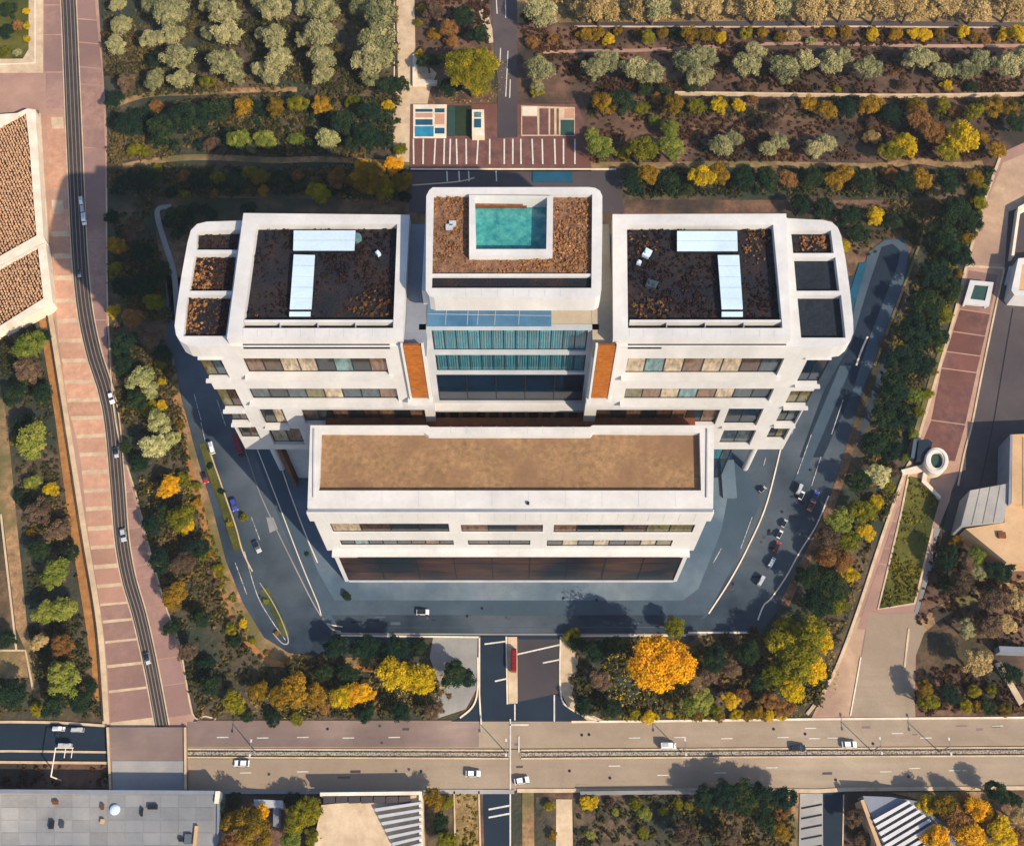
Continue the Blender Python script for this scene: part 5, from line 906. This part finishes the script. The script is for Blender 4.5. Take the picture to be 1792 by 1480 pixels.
row('in the scrub near the right edge', 'scrub trees near the right edge', [(1660, 975, 24, 'dark'), (1672, 950, 14, 'ochre'), (1690, 985, 20, 'mauve'), (1706, 975, 20, 'green'), (1712, 1000, 18, 'olive'), (1680, 1020, 24, 'mauve'), (1745, 1000, 22, 'dark'), (1768, 985, 18, 'dark'), (1655, 1020, 16, 'dark'), (1740, 1050, 26, 'mauve'), (1780, 1050, 22, 'straw'), (1690, 1100, 20, 'olive'), (1730, 1100, 24, 'mauve'), (1712, 1160, 28, 'straw'), (1760, 1090, 20, 'straw'), (1615, 1206, 20, 'ochre'), (1625, 1230, 20, 'lime'), (1662, 1215, 20, 'dark'), (1705, 1210, 14, 'lime'), (1735, 1206, 12, 'lime'), (1690, 1234, 14, 'lime'), (1710, 1236, 12, 'ochre'), (1768, 1180, 20, 'dark'), (1760, 1240, 14, 'ochre'), (1728, 1235, 16, 'dark')])
row('in the tall row behind the grey wall', 'tall evergreens behind the grey wall', [(1235, 1396, 24, 'dark'), (1268, 1394, 27, 'dark'), (1300, 1392, 28, 'dark'), (1336, 1394, 26, 'dark'), (1368, 1396, 24, 'dark'), (1745, 1388, 22, 'dark')], False)
row('in bottom gardens left of side road', 'trees in the bottom gardens', [(385, 1420, 18, 'dark'), (412, 1400, 14, 'dark'), (410, 1440, 24, 'ochre'), (442, 1448, 38, 'ochre'), (455, 1424, 18, 'orange'), (514, 1400, 16, 'dark'), (520, 1432, 28, 'lime'), (545, 1418, 24, 'lime'), (510, 1466, 22, 'green'), (548, 1464, 18, 'lime'), (405, 1480, 28, 'brown'), (760, 1398, 20, 'ochre'), (782, 1404, 14, 'lime'), (770, 1440, 18, 'dark'), (784, 1474, 22, 'lime'), (0, 1447, 10, 'dark')])
row('in bottom gardens right of side road', 'trees in the bottom gardens', [(962, 1410, 10, 'lime'), (966, 1462, 10, 'ochre'), (1026, 1404, 14, 'yellow'), (1038, 1402, 12, 'yellow'), (1068, 1404, 10, 'mauve'), (1112, 1406, 14, 'lime'), (1128, 1422, 14, 'green'), (1032, 1460, 10, 'green'), (1076, 1420, 8, 'green'), (1160, 1418, 10, 'lime'), (1185, 1406, 12, 'lime'), (1205, 1408, 9, 'lime'), (1228, 1416, 9, 'ochre'), (1252, 1408, 9, 'lime'), (1300, 1410, 16, 'lime'), (1318, 1412, 14, 'lime'), (1345, 1405, 14, 'lime'), (1126, 1455, 12, 'lime'), (1370, 1420, 16, 'brown'), (1366, 1456, 18, 'ochre'), (1340, 1440, 20, 'dark'), (1200, 1460, 24, 'mauve'), (1280, 1470, 24, 'mauve')])
row('in the autumn wood at the bottom right', 'autumn wood at the bottom right', [(1496, 1430, 18, 'mauve'), (1510, 1466, 16, 'mauve'), (1622, 1408, 20, 'yellow'), (1650, 1412, 26, 'ochre'), (1690, 1402, 20, 'brown'), (1676, 1440, 28, 'brown'), (1712, 1416, 26, 'orange'), (1640, 1468, 28, 'orange'), (1696, 1462, 30, 'orange'), (1734, 1436, 24, 'brown'), (1752, 1458, 30, 'yellow'), (1782, 1430, 20, 'straw'), (1784, 1468, 22, 'brown'), (1720, 1482, 24, 'yellow'), (1775, 1400, 14, 'dark')])

fr = random.Random(8)
row('on the verge beside the west ring road', 'low bushes on the west verge', [(x + fr.uniform(-4, 4), y, fr.uniform(5, 9), fr.choice(['lime', 'ochre', 'green', 'mauve'])) for x, y in ((318, 740), (330, 800), (345, 880), (352, 930), (366, 968), (376, 1020), (392, 1060), (408, 1085), (440, 1122), (452, 1150), (470, 1142), (500, 1158), (530, 1152), (560, 1160), (600, 1156), (640, 1158), (680, 1166))], True)
row('on the sunny fringe of the upper east promenade', 'bushes on the east promenade fringe', [(x + fr.uniform(-3, 3), y, fr.uniform(8, 13), fr.choice(['lime', 'ochre', 'lime', 'green'])) for x, y in ((1722, 330), (1712, 372), (1698, 410), (1690, 440), (1678, 480), (1668, 520), (1652, 560), (1646, 610), (1634, 650), (1620, 690), (1610, 720), (1600, 760), (1586, 800))], True)
row('at the foot of the orange tree wood', 'bushes at the road edge by the orange tree', [(x + fr.uniform(-4, 4), y, fr.uniform(7, 12), fr.choice(['yellow', 'lime', 'ochre', 'brown'])) for x, y in ((1120, 1252), (1148, 1254), (1172, 1250), (1218, 1254), (1262, 1252), (1288, 1250), (1310, 1253), (1338, 1252), (1366, 1250))], True)
# ---- low growth
def scatter(name, polys, dens, r0, r1, m, label, cat, h=0.0, k=11, seed=1, parent=None, hole=None, ls=None, zof=.1):
    rs = np.random.RandomState(seed); PT = []
    def inside(p, q):
        x, y = p[:, 0], p[:, 1]; c = np.zeros(len(p), bool)
        for i in range(len(q)):
            (xa, ya), (xb_, yb_) = q[i], q[(i + 1) % len(q)]
            with np.errstate(divide='ignore', invalid='ignore'):
                c ^= ((ya > y) != (yb_ > y)) & (x < (xb_ - xa) * (y - ya) / (yb_ - ya + 1e-12) + xa)
        return c
    for px in polys:
        q = np.array(L(px, h)); a, b = q.min(0), q.max(0); n = int((b - a).prod() * dens)
        p = rs.uniform(a, b, (n, 2)); p = p[inside(p, q)]
        PT.append(p)
    p = np.concatenate(PT)
    if hole:
        for hp in hole: p = p[~inside(p, np.array(L(hp, h)))]
    # clumping
    v = np.sin(p[:, 0] * .31 + seed) * np.sin(p[:, 1] * .37 + seed * 2) + np.sin(p[:, 0] * .11 + p[:, 1] * .17 + seed) * .8
    keep = rs.random(len(p)) < np.clip(.62 + .4 * v, .12, 1); p = p[keep]; v = v[keep]
    rad = rs.uniform(r0, r1, len(p)) * (1 + .35 * np.clip(v, -1, 1)); C = np.column_stack([p, np.full(len(p), h + zof) + rad * .35])
    tn = np.clip(.5 + .28 * np.sin(p[:, 0] * .09 + seed * 3) * np.cos(p[:, 1] * .12 + seed) + rs.normal(0, .22, len(p)), 0, 1)
    me = cloudmesh(name, C, rad, k, (ls if ls else .28) * (.6 + .5 * rad / r1), rs, shell=.4, flat=.7, tint=tn)
    o = link(name, me, MATS[m], parent); o['kind'] = 'stuff'
    if parent is None: tag(o, label, cat)
    return o
SC = 'leaf_scrub'
scatter('undergrowth', [[(178, -30), (692, -30), (700, 160), (440, 158), (230, 172), (190, 180)], [(190, 190), (520, 160), (700, 165), (690, 278), (330, 270), (195, 290)], [(192, 298), (330, 288), (720, 296), (716, 345), (262, 342), (300, 560), (195, 560)], [(195, 560), (300, 600), (330, 800), (385, 1040), (455, 1165), (345, 1250), (262, 940), (215, 760)]], 1.1, .45, 1.25, SC, 'dark undergrowth beneath the trees of the northwest grove and west strip', 'undergrowth', seed=1)
scatter('undergrowth', [[(345, 1190), (560, 1150), (740, 1150), (800, 1215), (760, 1256), (350, 1256)], [(1010, 1120), (1290, 1114), (1400, 1060), (1500, 880), (1570, 860), (1530, 940), (1435, 1235), (1030, 1250), (1000, 1200)], [(1480, 360), (1720, 350), (1680, 460), (1650, 570), (1580, 800), (1500, 870), (1560, 620), (1620, 440)]], 1.1, .45, 1.25, SC, 'dark undergrowth around the orange tree and east belt', 'undergrowth', seed=2)
scatter('undergrowth', [[(1095, 296), (1740, 296), (1720, 345), (1095, 345)], [(1380, 350), (1600, 372), (1600, 410), (1500, 460), (1470, 380)], [(1030, 172), (1800, 174), (1800, 215), (1540, 210), (1030, 205)], [(-40, 570), (66, 560), (90, 720), (145, 1080), (175, 1250), (82, 1250), (60, 1160), (40, 900), (15, 700), (-40, 640)], [(1010, 1394), (1380, 1394), (1390, 1500), (1010, 1500)], [(-40, 1190), (50, 1188), (70, 1250), (-40, 1250)]], 1.0, .45, 1.25, SC, 'dark undergrowth in the outer tree belts and gardens', 'undergrowth', seed=3)
scatter('dry_scrub', [[(912, 50), (1300, 50), (1800, 52), (1800, 76), (1130, 86), (930, 92)], [(930, 95), (1800, 84), (1800, 164), (1010, 165)], [(1040, 205), (1540, 212), (1750, 215), (1745, 280), (1030, 284)], [(1600, 1170), (1720, 1160), (1800, 1160), (1800, 1250), (1604, 1250)], [(1640, 940), (1760, 990), (1800, 990), (1800, 1150), (1600, 1090)], [(735, -30), (855, -30), (855, 75), (735, 90)], [(1240, 1140), (1340, 1140), (1330, 1210), (1240, 1210)], [(0, 1340), (192, 1340), (192, 1374), (-30, 1374)], [(1482, 1400), (1520, 1400), (1548, 1490), (1482, 1490)]], .9, .3, .8, 'leaf_scrub_brown', 'brown dry scrub covering the orchard floor and verges', 'scrub', seed=4)
scatter('straw_meadow', [[(910, -40), (1800, -40), (1800, 36), (1300, 36), (912, 42)]], .55, .4, 1.1, 'leaf_straw', 'straw coloured meadow growth along the top right', 'meadow', seed=5)
scatter('lawn_growth', [[(1590, 836), (1616, 840), (1642, 872), (1628, 925), (1600, 1052), (1540, 1062), (1558, 985), (1578, 900)], [(305, 700), (340, 830), (385, 980), (440, 1110), (430, 1130), (370, 990), (325, 850)], [(800, 1388), (834, 1388), (836, 1490), (802, 1490)], [(1020, 1245), (1300, 1252), (1300, 1258), (1060, 1260)], [(1560, 560), (1700, 330), (1720, 300), (1700, 400), (1560, 780)]], 1.6, .18, .45, 'leaf_grass', 'yellow green grass on the lawn and road verges', 'grass', seed=6, k=9)
scatter('thicket', [[(1655, 358), (1712, 352), (1680, 440), (1640, 560), (1590, 690), (1560, 800), (1510, 860), (1530, 780), (1560, 650), (1600, 540), (1625, 440)]], .5, .9, 1.9, 'leaf_dark', 'continuous shade-darkened green thicket along the east side of the ring road', 'thicket', seed=41, k=46, ls=.3)  # belt shade painted through the dark leaves
scatter('thicket', [[(196, 200), (300, 186), (520, 172), (700, 178), (696, 262), (640, 266), (420, 262), (230, 262)], [(200, 300), (700, 300), (712, 340), (270, 340), (200, 340)], [(1095, 298), (1735, 298), (1720, 340), (1095, 342)]], .22, .8, 1.7, 'leaf_dark', 'dark green thicket bands north of the office building', 'thicket', seed=42, k=40, ls=.28)
X, Y = G(924, 881, ZS); MB().box(X - .3, X + .3, Y - .3, Y + .3, ZS, ZS + .5).build('air_vent', M['dark'], BLD)
# clipped hedge behind the west wing
hd = []
for x, y, r in ((300, 372, 11), (318, 368, 10), (340, 366, 13), (360, 368, 12), (372, 376, 10), (295, 388, 12), (312, 390, 14), (330, 384, 12), (310, 410, 12), (322, 402, 9), (440, 362, 10), (428, 366, 9)):
    X, Y = G(x, y, 1.2); hd.append((X, Y, 1.2, r * .17))
hd = np.array(hd); rs = np.random.RandomState(9)
o = link('hedge', cloudmesh('hedge', hd[:, :3], hd[:, 3], 260, .22, rs, shell=.75, flat=.7), MATS['leaf_dark']); tag(o, 'dark green rounded hedge inside the pale kerb behind the west wing', 'hedge')
# growth on the roofs (parts of the building)
LH = [[(345, 405), (421, 402), (415.5, 437.5), (343.6, 437)], [(341, 444.5), (414, 444), (406, 509), (331, 509)], [(328, 516), (405, 516), (395, 588), (320.5, 588)]]
RH = [[(1384, 403), (1454, 403), (1459, 443), (1388, 443)], [(1389, 450), (1462, 450), (1469, 509), (1394, 509)], [(1395, 516), (1472, 516), (1480, 591), (1402, 591)]]
scatter('roof_planting', LH + RH[:1], 2.2, .2, .45, 'leaf_roof', '', '', h=ZR - 1.6, k=7, seed=11, parent=BLD, ls=.16, zof=0)
scatter('roof_planting', [[(345, 446), (375, 446), (368, 507), (334, 507)], [(326, 526), (362, 526), (354, 586), (323, 586)], [(365, 408), (385, 408), (382, 430), (362, 430)], [(1400, 415), (1445, 412), (1448, 438), (1402, 440)]], 2.4, .25, .5, 'leaf_roof_tan', '', '', h=ZR - 1.5, k=7, seed=12, parent=BLD, ls=.16, zof=0)  # tan tufts paint the sunlit halves of the terraces
TB = [[(514, 403), (622, 403), (620, 438), (513, 438)], [(514, 445), (551, 446), (543, 554), (507, 554)], [(1185, 404), (1290, 404), (1291, 439), (1185, 439)], [(1256, 447), (1294, 447), (1300, 554), (1263, 554)]]
scatter('roof_planting', [[(449, 394), (694, 393), (688, 558), (427, 558)], [(1098, 394), (1352, 394), (1366, 558), (1099, 558)]], 1.5, .2, .5, 'leaf_roof', '', '', h=ZR + .5, k=7, seed=13, parent=BLD, hole=TB, ls=.17, zof=0)
scatter('roof_planting', [[(1102, 515), (1180, 520), (1182, 545), (1165, 558), (1100, 558)], [(620, 505), (685, 500), (684, 556), (600, 556)], [(1304, 400), (1350, 398), (1352, 470), (1300, 470)], [(430, 540), (470, 545), (460, 557), (428, 557)], [(1100, 396), (1180, 396), (1150, 440), (1100, 450)]], 1.0, .2, .5, 'leaf_scrub_brown', '', '', h=ZR + .5, k=7, seed=14, parent=BLD, hole=TB, ls=.17, zof=.1)  # first brown patch paints the sunlit corner of the east wing bed
scatter('roof_planting', [[(760, 341), (819, 341), (819, 449), (968, 449), (969, 344), (1036, 341), (1034, 478), (757, 478)]], 2.6, .2, .5, 'leaf_roof_tan', '', '', h=ZT - 1.2, k=7, seed=15, parent=BLD, ls=.17, zof=0)

# ---- joints on the white copings, repairs on the roads
jm = MB()
def joints(p0, p1, q0, q1, z, n):
    for i in range(1, n):
        t = i / n; a = G(p0[0] + (p1[0] - p0[0]) * t, p0[1] + (p1[1] - p0[1]) * t, z); b = G(q0[0] + (q1[0] - q0[0]) * t, q0[1] + (q1[1] - q0[1]) * t, z)
        d = (b[0] - a[0], b[1] - a[1]); l = math.hypot(*d); jm.obox(((a[0] + b[0]) / 2, (a[1] + b[1]) / 2), (d[0] / l, d[1] / l), l / 2 - .05, .05, z, z + .02)
joints((540, 859), (1246, 859), (540, 886), (1246, 886), ZS, 11); joints((762, 745), (1030, 745), (762, 760), (1030, 760), ZS, 10)
joints((400, 576), (702, 576), (400, 590), (702, 590), ZB, 12); joints((1076, 576), (1380, 576), (1076, 590), (1380, 590), ZB, 12)
joints((760, 506), (1036, 506), (760, 519), (1036, 519), ZT, 10)
for i in range(1, 26):
    x = xl + (xr - xl) * i / 26; jm.box(x - .04, x + .04, YS - .93, YS - .9, ZS - 6.4, ZS - 1.5)
tag(jm.build('coping_joint', M['white_grey'], BLD), kind='stuff')
rp = random.Random(21)
for k in range(34):
    if k < 14: x, y, h, m = rp.uniform(360, 1760), rp.choice([rp.uniform(1268, 1300), rp.uniform(1334, 1372)]), .165 if k % 2 else .17, rp.choice(['road_mauve', 'asphalt_grey'])
    elif k < 24: x, y, h, m = rp.uniform(600, 1200), rp.uniform(1078, 1092), .255, rp.choice(['asphalt_navy', 'apron'])
    else: t = rp.random(); x, y, h, m = 1250 + 200 * t + rp.uniform(-20, 40), 1060 - 260 * t, .135, rp.choice(['asphalt_navy', 'asphalt_grey'])
    a, b = rp.uniform(6, 22), rp.uniform(2, 5)
    if h == .165 and x < 840 and y < 1305: h = .195
    ground('road_patch', [(x, y), (x + a, y - .4), (x + a, y + b), (x, y + b)], h + .006 * (k % 5) / 5, M[m], base=.05)
# thin bluish haze volume, added to lift the dark shadows
hz = MB().prism([(-330, -120), (330, -120), (330, 480), (-330, 480)], -1.9, 304, bottom=True)
hm = bpy.data.materials.new('air'); hm.use_nodes = True; hn = hm.node_tree; hn.nodes.remove(hn.nodes['Principled BSDF'])
pv = hn.nodes.new('ShaderNodeVolumePrincipled'); pv.inputs['Color'].default_value = (.78, .88, 1, 1); pv.inputs['Density'].default_value = .00007; pv.inputs['Anisotropy'].default_value = .2
hn.links.new(pv.outputs[0], hn.nodes['Material Output'].inputs['Volume'])
tag(hz.build('haze', hm), kind='stuff')

# manhole covers, fallen leaves
for k in range(40):
    if k < 16: x, y, h = rp.uniform(340, 1780), rp.choice([rp.uniform(1268, 1302), rp.uniform(1332, 1374)]), .21
    elif k < 26: x, y, h = rp.uniform(600, 1220), rp.uniform(1040, 1100), .285
    elif k < 33: t = rp.random(); x, y, h = 1270 + 170 * t, 1040 - 250 * t, .24
    else: t = rp.random(); x, y, h = 350 + 110 * t, 760 + 300 * t, .24
    X, Y = G(x, y, h); struct(MB().prism([(X + .38 * math.cos(i * .7854), Y + .38 * math.sin(i * .7854)) for i in range(8)], .1, h).build('manhole_cover', M['dark' if k % 3 else 'asphalt_grey']))
el2 = lambda cx, cy, a, b: [(cx + a * math.cos(i * .4), cy + b * math.sin(i * .4)) for i in range(16)]
scatter('fallen_leaves', [el2(1150, 1185, 100, 66), el2(712, 1200, 76, 42), el2(520, 1222, 110, 34), el2(1400, 1180, 70, 80), el2(826, 135, 66, 50), el2(298, 862, 40, 36), el2(646, 320, 66, 40), el2(1690, 1440, 110, 60)], 2.2, .25, .5, 'leaf_yellow', 'yellow and orange fallen leaves under the autumn trees', 'leaves', h=.3, k=3, seed=31, ls=.11)
